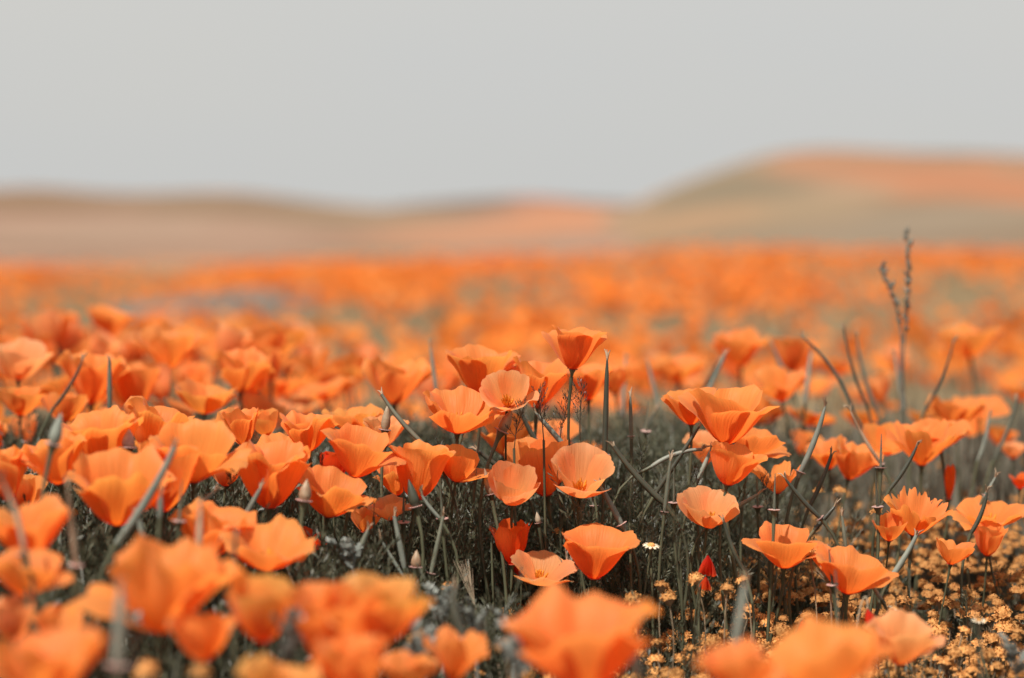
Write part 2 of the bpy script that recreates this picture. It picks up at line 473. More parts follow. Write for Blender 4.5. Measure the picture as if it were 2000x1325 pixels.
BIG = 1e4
TAN, TAN2 = (0.16, 0.103, 0.073), (0.295, 0.19, 0.137)
hill('hill', 'hill_far',
     [(-1500, 420), (-300, 400), (300, 420), (700, 412), (830, 396), (920, 390), (1040, 382), (1120, 392), (1250, 398), (1500, 402), (2100, 410), (3400, 430)],
     520, 320, 760, 0, 1.6, (0.115, 0.085, 0.066), (0.15, 0.11, 0.082), [(1055, 398, 90, 20, (0.26, 0.125, 0.08), 0.9)], 0.02)
hill('hill', 'hill_left',
     [(-1800, 400), (-900, 360), (-350, 385), (-60, 374), (80, 364), (170, 376), (290, 380), (380, 375), (460, 374), (540, 384), (640, 398), (740, 407), (850, 410), (1000, 405), (1150, 402), (1350, 410), (1700, 430), (2600, 470)],
     300, 30, 520, -0.22, 2.0, TAN, TAN2,
     [(60, 388, 260, 28, (0.165, 0.108, 0.068), 0.85), (480, 398, 250, 32, (0.16, 0.112, 0.072), 0.85), (760, 425, 170, 24, (0.21, 0.15, 0.098), 0.8),
      (250, 455, 260, 26, (0.25, 0.178, 0.13), 0.7), (900, 458, 190, 24, (0.31, 0.155, 0.09), 0.85), (1120, 430, 170, 24, (0.36, 0.165, 0.09), 0.85), (1290, 415, 70, 14, (0.34, 0.16, 0.085), 0.8),
      (720, 498, 130, 12, (0.15, 0.125, 0.08), 0.6)], 0.03)
hill('hill', 'hill_right',
     [(900, 486), (1050, 470), (1180, 430), (1260, 388), (1320, 362), (1390, 338), (1460, 314), (1520, 298), (1600, 290), (1700, 294), (1780, 299), (1880, 298), (2000, 304), (2200, 320), (2600, 350), (3400, 400)],
     220, 30, 420, -0.10, 2.0, (0.15, 0.115, 0.078), (0.26, 0.172, 0.112),
     [(1420, 372, 150, 44, (0.155, 0.124, 0.085), 0.95), (1560, 410, 140, 26, (0.21, 0.155, 0.10), 0.8), (1640, 326, 130, 30, (0.285, 0.135, 0.078), 0.8), (1860, 350, 210, 56, (0.295, 0.135, 0.076), 0.95), (1700, 312, 120, 14, (0.20, 0.145, 0.095), 0.6),
      (2250, 350, 250, 60, (0.37, 0.16, 0.085), 0.6), (1860, 425, 260, 24, (0.19, 0.152, 0.112), 0.95), (1640, 465, 240, 26, (0.185, 0.143, 0.102), 0.9), (1960, 480, 200, 22, (0.17, 0.125, 0.09), 0.8),
      (1300, 440, 170, 18, (0.27, 0.165, 0.095), 0.7)], 0.035)

# ------------------------------------------------------------------ poppy building blocks
def petal_geo(L, ab, am, at, az, W=0.74, nu=21, nv=14, curv=0.9, ruf=0.04, frill=0.0, rng=RNG, rin=1.0, flare=0.05, rnd=0.12, notch=0.0, lip=12.0):
    """One fan-shaped petal rising from the cup's base; angles in degrees from the flower's axis."""
    s_f = np.linspace(0, 1.12, 80)
    a_f = np.interp(np.minimum(s_f, 1.0), np.linspace(0, 1, 30),
                    np.polyval(np.polyfit([0, 0.42, 1.0], [ab, am, at], 2), np.linspace(0, 1, 30)))
    a_f = np.radians(a_f + lip * np.clip((s_f - 0.78) / 0.22, 0, 1) ** 1.5)
    ds = s_f[1] - s_f[0]
    Rf = np.concatenate([[0], np.cumsum(np.sin(a_f[:-1])) * ds]); Zf = np.concatenate([[0], np.cumsum(np.cos(a_f[:-1])) * ds])
    u = np.linspace(-1, 1, nu)[:, None]; v = np.linspace(0, 1, nv)[None, :] ** 0.9
    p1, p2, p3, p4 = (rng.uniform(0, 6.28) for _ in range(4))
    vmax = 1 - rnd * np.abs(u) ** 4 - 0.05 * u * u + 0.030 * np.sin(3.6 * u + p1) + 0.018 * np.sin(9 * u + p2) + 0.012 * np.sin(19 * u + p3)
    vmax = vmax + np.array([rng.uniform(-0.011, 0.011) for _ in range(nu)])[:, None]
    vmax = vmax - notch * np.exp(-(u / 0.16) ** 2)
    if frill:
        vmax = vmax - frill * (0.5 + 0.5 * np.sin(13 * u + p3)) * (0.6 + 0.4 * np.sin(29 * u + p4))
    s = v * vmax
    r = np.interp(s, s_f, Rf) * L * rin + 0.035 * L; z = np.interp(s, s_f, Zf) * L
    a = np.interp(s, s_f, a_f)
    g = 0.13 + 0.87 * np.sin(np.clip(s / 0.86, 0, 1) * math.pi / 2) ** 1.1
    w = W * L * g
    Rc = np.maximum(r, 1e-4) / curv
    lim = 1.7
    phi = lim * np.tanh(w / Rc / lim) * u
    out_d = (flare * np.abs(u) ** 3 * s ** 2 + ruf * s ** 2.4 * (0.6 * np.sin(3.6 * u + p2) + 0.40 * np.sin(8.5 * u + p4 + 2 * s) + 0.20 * np.sin(15 * u + p1 + 3 * s) * s)) * L
    ca = np.cos(a)
    rad = Rc + out_d * ca
    x = r - Rc + rad * np.cos(phi); y = rad * np.sin(phi); zz = z - out_d * np.sin(a)
    c, sn = math.cos(az), math.sin(az)
    V = np.stack([x * c - y * sn, x * sn + y * c, zz], -1).reshape(-1, 3)
    UV = np.stack([np.broadcast_to(u * 0.5 + 0.5, s.shape), s], -1).reshape(-1, 2)
    return V, grid_faces(nu, nv), UV

STYLES = {  # offsets to the mean opening angle at base / middle / lip
    'trumpet': (24, -14, 20, dict(curv=0.92, ruf=0.035, flare=0.07, W=0.80)),
    'fluted': (26, -16, 24, dict(curv=0.72, ruf=0.085, flare=0.10, W=0.72)),
    'cup': (36, -2, -20, dict(curv=1.0, ruf=0.03, flare=0.0)),
    'bowl': (32, -4, -2, dict(curv=0.85, ruf=0.045, flare=0.03)),
    'loose': (24, -8, 12, dict(curv=0.75, ruf=0.075, flare=0.09, W=0.70)),
    'star': (20, -4, 10, dict(curv=0.7, ruf=0.06, flare=0.02, W=0.34, rnd=0.4)),
    'frill': (22, -6, 10, dict(curv=0.75, ruf=0.07, flare=0.05, frill=0.26, W=0.5, nu=29)),
    'tulip': (40, -6, 2, dict(curv=1.0, ruf=0.04, flare=0.04)),
    'sliver': (14, 0, -6, dict(curv=0.5, ruf=0.05, flare=0.0, W=0.17, rnd=0.45)),
    'heart': (20, 0, -4, dict(curv=0.5, ruf=0.03, flare=0.0, W=0.5, notch=0.08, rnd=0.34)),
}

def cone_geo(r):
    return lathe([(0.20 * r, -2.3 * r), (0.30 * r, -1.5 * r), (0.46 * r, -0.75 * r), (0.74 * r, -0.14 * r), (0.7 * r, 0.0), (0.02 * r, 0.02 * r)], 12)
def rim_geo(r):
    return lathe([(0.66 * r, -0.16 * r), (1.02 * r, -0.08 * r), (1.12 * r, 0.02 * r), (1.04 * r, 0.09 * r), (0.7 * r, 0.05 * r), (0.02 * r, 0.05 * r)], 14, RIMWOB)
RIMWOB = [0.10 * math.sin(2.1 * j) + 0.05 * math.sin(5.3 * j) for j in range(14)]
def receptacle(root, r, R, off, mat_cone, mat_rim):
    V, F = cone_geo(r)
    c = obj('receptacle', mesh_of('receptacle', V @ R.T + off, F, M[mat_cone]), root)
    V, F = rim_geo(r)
    obj('rim', mesh_of('rim', V @ R.T + off, F, M[mat_rim]), c)

def stamens_geo(L, rng, n=16):
    parts = []
    for k in range(n):
        a = rng.uniform(0, 6.28); t = math.radians(rng.uniform(4, 26)); l = L * rng.uniform(0.26, 0.38)
        d = np.array([math.sin(t) * math.cos(a), math.sin(t) * math.sin(a), math.cos(t)])
        b = np.array([math.cos(a), math.sin(a), 0]) * L * 0.03
        parts.append(tube([b, b + d * l * 0.5, b + d * l * 0.62, b + d * l], [0.0005, 0.0005, 0.0011, 0.0006], 4))
    return join(parts)

def stem_geo(base, A, foot, r=0.0016, n=12, wob=0.0, rng=RNG):
    h = max(base[2] - foot[2], 0.01)
    base = np.array(base); A = np.array(A); foot = np.array(foot)
    p1 = base - A * 0.38 * h; p2 = foot + np.array([rng.uniform(-wob, wob), rng.uniform(-wob, wob), 0.42 * h])
    pts = bez(base, p1, p2, foot, n)
    rad = np.interp(np.linspace(0, 1, n), [0, 0.06, 0.5, 1], [r * 1.25, r * 0.92, r, r * 1.25])
    return tube(pts, rad, 7)

CLAIMED = []     # (px, py, radius) of placed heads, so scattered ones keep off them

def poppy(bx, by, left, right, top, d, fwd, style, tint, label, droop=(), yaw=None, seed=0, skip=(), npet=4, group=None, dead=False):
    """A poppy whose cup stands at photo point (bx, by), opening to left..right, top, at depth d; fwd = degrees leaning at the camera."""
    rng = random.Random(seed * 97 + 5)
    if d < 1.5:
        fwd = min(fwd, 5); d += 0.09
    if 1.65 < d < FOCUS:
        d = FOCUS + (d - FOCUS) * 0.78
    cx = 0.5 * (left + right); h = max(by - top, 8); w = max(right - left, 8)
    lean = math.atan2(cx - bx, h) * 0.85
    lean = max(-0.95, min(0.95, lean))
    f = math.radians(fwd)
    hl = h / math.cos(lean)
    cot = (2 * hl / w - math.sin(f)) / math.cos(f)
    al = math.degrees(math.atan2(1, cot)) if cot > 0 else 72
    al = max(13, min(68, al))
    L = max(w / (2 * math.sin(math.radians(al)) + 0.07), hl / (math.cos(math.radians(al) - f) + 0.05)) * d / FPX * 1.10
    ob, om, ot, kw = STYLES[style]
    kw = dict(kw)
    base = P(bx, by, d)
    A = Vector((math.tan(lean), -math.tan(f), 1)).normalized()
    R = align(A)
    foot = Vector((base.x - A.x * 0.03 + rng.uniform(-0.022, 0.022), base.y - A.y * 0.03 + rng.uniform(-0.01, 0.02), -0.004))
    root = thing('poppy', label, 'poppy', foot, group or 'poppies in bloom in the foreground')
    off = np.array(base - foot)
    yaw = math.radians(yaw if yaw is not None else rng.uniform(20, 70))
    lip0 = rng.uniform(2, 26)
    if d < 1.6:
        L *= 0.88
    for k in range(npet):
        if k in skip:
            continue
        az = yaw + k * 2 * math.pi / npet + rng.uniform(-0.12, 0.12)
        ex = rng.uniform(-11, 16)
        for (da, e) in droop:
            dlt = (math.degrees(az) - da + 180) % 360 - 180
            if abs(dlt) <= 180.0 / npet:
                ex += e
        l = L * rng.uniform(0.95, 1.04)
        V, F, UV = petal_geo(l, al + ob + 0.3 * ex, al + om + 0.75 * ex, al + ot + 1.35 * ex, az, rng=rng, rin=1.0 if k % 2 else 0.93, lip=lip0 + rng.uniform(-9, 9), **dict(kw, ruf=kw['ruf'] * rng.uniform(0.8, 1.9) * (1.4 if d < 1.5 else 1.0), rnd=kw.get('rnd', 0.12) * rng.uniform(0.7, 1.6), curv=min(1.0, kw['curv'] * rng.uniform(0.8, 1.08)), W=kw.get('W', 0.74) * rng.uniform(0.88, 1.08)))
        V = V @ R.T + off
        obj('petal', mesh_of('petal', V, F, M[tint], uv=UV), root)
    r = min(0.0052, max(0.0032, 0.095 * L))
    receptacle(root, r, R, off + np.array(A) * 0.015 * L, 'stem', 'rim_red')
    V, F = stem_geo(base - A * r * 1.6, A, foot, 0.0014 * min(1.2, L / 0.045), wob=0.022, rng=rng)
    obj('stem', mesh_of('stem', V - np.array(foot), F, M['stem']), root)
    if style in ('bowl', 'loose', 'frill', 'star'):
        V, F = stamens_geo(L, rng)
        obj('stamens', mesh_of('stamens', V @ R.T + off, F, M['stamen']), root)
    CLAIMED.append((cx, 0.5 * (by + top), 0.5 * max(w, h), d))
    return root

# (base x, base y, left, right, top, depth, lean to camera, style, tint, label, extras) measured on the photograph
H = [
 (1118, 722, 1073, 1186, 641, 2.08, 6, 'trumpet', 'orange', 'tallest sharp orange poppy standing alone above the central cluster', dict(yaw=40)),
 (938, 772, 865, 1012, 684, 2.20, 8, 'trumpet', 'orange', 'wide orange poppy at the back left of the central cluster', dict(yaw=30)),
 (990, 796, 948, 1042, 722, 2.06, 36, 'bowl', 'peach', 'pale topped orange poppy tipped forward in the middle of the central cluster', dict(yaw=45)),
 (1048, 797, 1008, 1098, 703, 2.18, 8, 'loose', 'orange', 'orange poppy with one upright petal, left of the tallest poppy', dict(yaw=20)),
 (893, 846, 825, 968, 756, 2.05, 14, 'loose', 'orange', 'wide open orange poppy with a dark slit at its base, left of the cluster', dict(droop=[(0, 22)], yaw=10)),
 (1150, 782, 1112, 1190, 712, 2.32, 5, 'trumpet', 'orange', 'softer orange poppy just right of the tallest poppy stem', {}),
 (1202, 770, 1168, 1226, 718, 2.62, 0, 'loose', 'orange', 'blurred orange poppy right of the dark upright pod', {}),
 (985, 890, 944, 1040, 816, 2.24, 10, 'loose', 'orange', 'half hidden orange poppy behind the brown bud below the central cluster', {}),
 (812, 976, 783, 872, 862, 2.00, 4, 'tulip', 'orange', 'tall narrow orange poppy with its right petal pointing up, left of the centre', dict(droop=[(0, 14)], yaw=5)),
 (776, 968, 738, 806, 908, 2.10, 8, 'loose', 'orange', 'small orange poppy tucked behind the tall narrow one', {}),
 (890, 941, 857, 947, 879, 2.03, 8, 'cup', 'orange', 'small cupped orange poppy with one petal flared to the right', dict(droop=[(0, 26)], yaw=0)),
 (1068, 968, 990, 1103, 852, 2.10, 10, 'cup', 'orange', 'large orange poppy with ruffled lip behind the round bowl shaped one', dict(yaw=30)),
 (1000, 983, 957, 1057, 903, 2.01, 30, 'cup', 'peach', 'round bowl shaped poppy with stamens showing, low in the centre', dict(yaw=45)),
 (1132, 968, 1080, 1206, 874, 2.03, 28, 'bowl', 'peach', 'broad open poppy with pale lip, right of the round bowl shaped one', dict(yaw=0)),
 (1054, 1140, 1000, 1126, 1079, 1.99, 16, 'bowl', 'peach', 'pale peach open poppy low in the dark foliage', dict(yaw=0)),
 (1160, 1131, 1103, 1232, 1026, 1.97, 8, 'trumpet', 'orange', 'large sharp poppy with its right petal stretched out, in dark foliage', dict(droop=[(0, 22)], yaw=0)),
 (1000, 1104, 970, 1028, 1022, 2.03, 0, 'heart', 'scarlet', 'red shaded heart shaped poppy behind the pale peach one', dict(yaw=80)),
 (1018, 1132, 1004, 1032, 1094, 2.04, 0, 'heart', 'red', 'scrap of red petals under the pale peach poppy', dict(yaw=60)),
 (1350, 830, 1294, 1402, 763, 2.14, 6, 'trumpet', 'orange', 'orange poppy behind the left edge of the biggest right hand trumpet', dict(yaw=30)),
 (1418, 868, 1344, 1512, 766, 2.07, 6, 'trumpet', 'orange', 'biggest sharp trumpet shaped poppy right of the centre', dict(yaw=42)),
 (1466, 890, 1420, 1540, 828, 2.18, 10, 'loose', 'orange', 'poppy with a petal curling over at right, behind the biggest trumpet', dict(droop=[(0, 26)], yaw=5)),
 (1420, 948, 1391, 1486, 870, 2.03, 4, 'tulip', 'orange', 'narrow tulip like poppy hanging right below the biggest trumpet', dict(droop=[(0, 18)], yaw=0)),
 (1378, 905, 1345, 1412, 846, 2.30, 12, 'loose', 'peach', 'pale poppy mostly hidden behind the tulip like one', {}),
 (1381, 1028, 1333, 1442, 952, 2.02, 26, 'bowl', 'peach', 'very pale peach bowl with an upright corner, right of the centre', dict(yaw=45, droop=[(180, 6)])),
 (1518, 964, 1470, 1560, 896, 2.14, 10, 'star', 'orange', 'spiky orange poppy with narrow petals beside the slanting dark pod', dict(npet=5)),
 (1620, 916, 1578, 1652, 862, 2.38, 6, 'loose', 'orange', 'left one of two soft orange poppies side by side on the right', {}),
 (1657, 937, 1633, 1716, 869, 2.32, 6, 'loose', 'orange', 'right one of two soft orange poppies side by side, bent over', dict(droop=[(0, 20)], yaw=0)),
 (1546, 724, 1505, 1592, 662, 2.92, 2, 'tulip', 'orange', 'blurred rounded poppy above the right field, beside slanting stalks', {}),
 (1446, 717, 1394, 1490, 650, 3.0, 4, 'loose', 'orange', 'blurred wide poppy at the back right of centre', {}),
 (1528, 784, 1462, 1556, 722, 2.66, 12, 'loose', 'orange', 'blurred poppy with a pale left petal behind the slanting stalk', {}),
 (1326, 748, 1280, 1372, 694, 3.05, 4, 'loose', 'orange', 'blurred poppy left of the slanting pale stalk, behind the trumpet', {}),
 (1800, 909, 1745, 1860, 823, 2.33, 8, 'star', 'orange', 'star shaped orange poppy with narrow splayed petals at right', dict(npet=6, yaw=10)),
 (1868, 832, 1812, 1912, 772, 2.62, 8, 'loose', 'orange', 'blurred tilted poppy right of the star shaped one', dict(droop=[(0, 15)])),
 (1895, 697, 1822, 1946, 642, 3.2, 4, 'bowl', 'orange', 'blurred broad poppy right of the tall seed spikes', {}),
 (1854, 976, 1846, 1864, 912, 2.34, 0, 'sliver', 'scarlet', 'thin red orange folded poppy seen edge on at the right', dict(yaw=90, skip=(1, 3))),
 (1978, 896, 1956, 2000, 862, 2.6, 8, 'loose', 'peach', 'small pale blurred poppy at the right edge', {}),
 (1992, 955, 1978, 2012, 925, 2.35, 8, 'heart', 'scarlet', 'tiny red orange poppy cut by the right edge', {}),
 (1531, 1110, 1464, 1603, 1036, 1.99, 6, 'trumpet', 'orange', 'open poppy with both side petals spread, above the ochre flowers', dict(droop=[(0, 16), (180, 18)], yaw=0)),
 (1655, 1160, 1605, 1728, 1068, 1.95, 10, 'loose', 'orange', 'poppy with a tall left petal and flat right petals among ochre flowers', dict(droop=[(0, 28)], yaw=0)),
 (1784, 1046, 1738, 1856, 962, 2.08, 10, 'frill', 'orange', 'frilled orange poppy with torn fringed petals on the right', dict(npet=5)),
 (1736, 1056, 1708, 1766, 1004, 2.06, 14, 'cup', 'orange', 'small curled cup poppy touching the frilled one', {}),
 (1930, 1034, 1864, 1992, 972, 2.18, 12, 'loose', 'orange', 'wide poppy with two wing like petals near the right edge', dict(droop=[(0, 18), (180, 12)], yaw=0)),
 (1928, 1086, 1904, 1960, 1022, 2.14, 6, 'tulip', 'orange', 'narrow orange poppy directly below the wide winged one', {}),
 (1856, 1103, 1832, 1898, 1052, 2.04, 4, 'heart', 'orange', 'folded triangular orange poppy below the frilled one', dict(droop=[(0, 10)], yaw=20)),
 (1756, 1298, 1714, 1816, 1206, 1.66, 8, 'loose', 'peach', 'soft pale poppy leaning right among ochre flowers at the bottom right', dict(droop=[(0, 20)], yaw=0)),
 (1625, 1350, 1462, 1718, 1222, 1.30, 14, 'loose', 'orange', 'large blurred poppy at the bottom edge on the right', dict(droop=[(180, 22), (0, 10)], yaw=0)),
 (1440, 1362, 1356, 1520, 1260, 1.28, 14, 'loose', 'orange', 'large blurred poppy at the bottom edge, left of the other one', dict(droop=[(180, 10), (0, 14)], yaw=10)),
 (1150, 1352, 994, 1250, 1148, 1.34, 16, 'loose', 'orange', 'large blurred poppy at the bottom centre with a petal reaching right', dict(droop=[(0, 18), (180, 8)], yaw=0)),
 (738, 1262, 664, 842, 1122, 1.38, 26, 'bowl', 'gold', 'blurred golden edged poppy at the bottom left of centre', dict(yaw=40)),
 (650, 1318, 588, 716, 1132, 1.36, 10, 'loose', 'orange', 'blurred tall poppy left of the golden edged one', {}),
 (700, 1372, 590, 770, 1236, 1.30, 12, 'loose', 'orange', 'blurred poppy below the golden edged one at the bottom edge', {}),
 (886, 1330, 846, 950, 1218, 1.58, 12, 'star', 'orange', 'star like poppy with narrow petals at the bottom edge left of centre', dict(npet=5, droop=[(0, 22)])),
 (796, 1348, 738, 858, 1270, 1.52, 10, 'loose', 'orange', 'blurred deep orange poppy at the bottom edge beside the star like one', {}),
 (316, 1236, 190, 470, 1052, 1.40, 18, 'loose', 'orange', 'biggest blurred poppy at lower left with a thin petal stretched left', dict(droop=[(180, 34)], yaw=0)),
 (396, 1292, 338, 458, 1186, 1.36, 10, 'cup', 'orange', 'blurred rounded poppy hanging under the biggest lower left one', {}),
 (512, 1254, 440, 598, 1118, 1.38, 16, 'cup', 'gold', 'blurred poppy with a pale yellow lip at lower left', {}),
 (410, 1088, 360, 500, 984, 1.74, 10, 'fluted', 'orange', 'soft orange poppy with a dark stalk before it at lower left', {}),
 (520, 1114, 456, 602, 1020, 1.70, 12, 'loose', 'orange', 'soft orange poppy with a lobed right petal at lower left', dict(droop=[(0, 22)], yaw=0)),
 (62, 1090, -20, 124, 976, 1.62, 10, 'loose', 'orange', 'large soft poppy cut by the left edge', {}),
 (50, 1164, -24, 134, 1070, 1.56, 8, 'loose', 'orange', 'soft poppy with an arched right petal near the left edge', dict(droop=[(0, 26)], yaw=0)),
 (28, 1250, -30, 82, 1160, 1.46, 14, 'bowl', 'peach', 'pale blurred poppy at the lower left edge', {}),
 (108, 1262, 70, 190, 1188, 1.44, 6, 'loose', 'orange', 'blurred poppy with a pointed right petal at lower left', dict(droop=[(0, 24)], yaw=0)),
 (90, 1370, -40, 198, 1222, 1.20, 20, 'loose', 'orange', 'nearest blurred poppy filling the bottom left corner', {}),
 (545, 1382, 470, 630, 1290, 1.28, 16, 'loose', 'gold', 'blurred poppy peeping over the bottom edge at left', {}),
 (206, 918, 112, 258, 809, 1.88, 4, 'fluted', 'orange', 'large poppy at left with a grey pointed bud before it', dict(yaw=40)),
 (118, 946, 34, 148, 852, 1.82, 10, 'fluted', 'orange', 'rounded poppy at left overlapping the large one', dict(droop=[(180, 14)], yaw=0)),
 (292, 884, 254, 374, 791, 1.96, 2, 'fluted', 'orange', 'square topped poppy at left behind the others', dict(yaw=20)),
 (378, 942, 318, 456, 832, 1.84, 12, 'loose', 'orange', 'poppy at left with one petal curling down to the right', dict(droop=[(0, 30)], yaw=0)),
 (228, 1026, 146, 336, 896, 1.72, 10, 'fluted', 'orange', 'large poppy at left behind the thick pale slanting pod', dict(droop=[(180, 12)], yaw=10)),
 (318, 1000, 270, 372, 872, 1.80, 4, 'cup', 'orange', 'poppy at left between the curling one and the thick pale pod', {}),
 (18, 978, -40, 52, 878, 1.80, 8, 'fluted', 'orange', 'poppy cut by the left edge above the large soft one', {}),
 (44, 1000, 10, 80, 930, 1.90, 4, 'cup', 'orange', 'small darker poppy between those at the left edge', {}),
 (478, 870, 430, 506, 798, 2.06, 10, 'loose', 'orange', 'ruffled poppy at the left end of the middle left row', {}),
 (520, 852, 488, 548, 802, 2.16, 6, 'cup', 'orange', 'small upright poppy behind the ruffled one', {}),
 (604, 882, 541, 650, 813, 2.00, 6, 'fluted', 'orange', 'flat topped poppy with a pale edge in the middle left row', {}),
 (690, 846, 636, 752, 796, 2.22, 6, 'loose', 'orange', 'soft poppy behind the middle left row', {}),
 (752, 872, 716, 790, 816, 2.18, 6, 'loose', 'peach', 'pale poppy beside the pointed brown bud', {}),
 (692, 932, 645, 788, 842, 1.97, 8, 'trumpet', 'orange', 'large poppy of the middle left row with a pointed right corner', dict(droop=[(0, 14)], yaw=0)),
 (560, 905, 498, 594, 846, 2.02, 8, 'loose', 'orange', 'poppy under the flat topped one in the middle left row', {}),
 (526, 994, 474, 592, 869, 1.90, 4, 'fluted', 'orange', 'tall deep orange tulip shaped poppy left of centre', dict(droop=[(0, 16)], yaw=0)),
 (640, 1010, 600, 720, 922, 1.93, 10, 'loose', 'orange', 'poppy with its right side spread low, beside the tall tulip shaped one', dict(droop=[(0, 22)], yaw=0)),
 (764, 1016, 716, 790, 968, 2.00, 10, 'loose', 'peach', 'small pale poppy with a drooping right petal, left of the narrow one', dict(droop=[(0, 24)], yaw=0)),
 (712, 1040, 690, 736, 996, 2.02, 4, 'heart', 'orange', 'small folded poppy in the foliage under the pale drooping one', {}),
 (652, 940, 624, 686, 884, 2.10, 4, 'cup', 'red', 'shaded deep orange poppy behind the middle left row', {}),  # the red tint puts the shade into this deep orange bloom's colour
 (440, 950, 414, 476, 884, 2.05, 4, 'cup', 'peach', 'shaded poppy in the gap right of the curling petal', {}),
 (600, 1082, 580, 640, 1036, 2.06, 4, 'heart', 'red', 'dark red poppy sunk in the foliage at lower left', {}),
 (205, 672, 168, 260, 606, 3.3, 4, 'trumpet', 'orange', 'blurred upright poppy standing highest at far left', {}),
 (112, 676, 80, 160, 612, 3.35, 4, 'loose', 'orange', 'blurred poppy left of the highest one at far left', {}),
 (36, 742, -14, 98, 668, 2.55, 8, 'bowl', 'peach', 'blurred pale rounded poppy at the left edge', {}),
 (40, 812, 4, 84, 756, 2.42, 4, 'cup', 'orange', 'blurred poppy at the left edge behind dark foliage', {}),
 (178, 790, 124, 238, 694, 2.5, 4, 'loose', 'orange', 'blurred large poppy behind the upright grey stalk at left', {}),
 (262, 800, 214, 318, 716, 2.55, 4, 'bowl', 'orange', 'blurred poppy right of the upright grey stalk', {}),
 (126, 824, 90, 178, 770, 2.40, 4, 'cup', 'orange', 'blurred poppy above the grey pointed bud at left', {}),
 (400, 808, 344, 464, 750, 2.45, 8, 'bowl', 'orange', 'blurred poppy above the curling one at left', {}),
 (470, 768, 424, 524, 690, 2.55, 4, 'loose', 'orange', 'blurred poppy behind the ruffled one of the middle left row', {}),
 (770, 790, 712, 832, 704, 2.48, 4, 'loose', 'orange', 'blurred poppy behind the slanting pod left of the cluster', {}),
 (330, 720, 276, 392, 640, 2.7, 8, 'bowl', 'orange', 'blurred broad poppy left of centre in the dense band', {}),
]
for i, (bx, by, l, r, t, d, fw, st, ti, lab, kw) in enumerate(H):
    poppy(bx, by, l, r, t, d, fw, st, ti, lab, seed=i, **kw)

# ------------------------------------------------------------------ seed pods, buds, rims on their stalks
def pod(tx, ty, bx, by, d, r, label, mat='pod', bow=0.0, rim=True, fy=0.0, blunt=False, seed=0):
    rng = random.Random(seed + 400)
    tip = np.array(P(tx, ty, d + fy)); base = np.array(P(bx, by, d))
    foot_x = base[0] + (base[0] - tip[0]) * 0.35 + rng.uniform(-0.01, 0.01)
    foot = np.array([foot_x, base[1] + rng.uniform(-0.015, 0.015), -0.004])
    if base[2] < 0.012:
        base[2] = 0.012
    root = thing('poppy_seed_pod', label, 'seed pod', foot, 'seed pods rising among the poppies')
    ax = tip - base; ln = np.linalg.norm(ax); ax /= ln
    side = np.cross(ax, [0, 1, 0]); side /= np.linalg.norm(side) + 1e-9
    pts = bez(base, base + ax * ln * 0.33 + side * bow * ln, base + ax * ln * 0.7 + side * bow * ln, tip, 16)
    t = np.linspace(0, 1, 16)
    tipk = 0.65 if blunt else 0.22
    rad = r * np.interp(t, [0, 0.08, 0.4, 0.8, 0.95, 1], [0.72, 0.95, 1.0, 0.74, max(tipk, 0.42), tipk])
    V, F = tube(pts, rad, 12, 0.10)
    obj('pod', mesh_of('pod', V - foot, F, M[mat]), root)
    # withered stigma: a few tiny threads at the tip
    tp = []
    for k in range(4):
        q = tip + ax * 0.004 + np.array([rng.uniform(-1, 1), rng.uniform(-1, 1), rng.uniform(-0.3, 1)]) * 0.004
        tp.append(tube([tip - ax * 0.002, 0.5 * (tip + q) + np.array([0, 0, 0.001]), q], [0.0008, 0.0006, 0.0003], 4))
    V, F = join(tp)
    obj('stigma', mesh_of('stigma', V - foot, F, M['bud']), root)
    if rim:
        receptacle(root, r * 1.9, align(Vector(ax)), base - foot, mat if mat != 'straw' else 'stem', 'rim')
    V, F = stem_geo(base - ax * r * (1.5 if rim else 0), ax, foot, max(0.0013, r * 0.62), rng=rng)
    obj('stem', mesh_of('stem', V - foot, F, M['stem']), root)

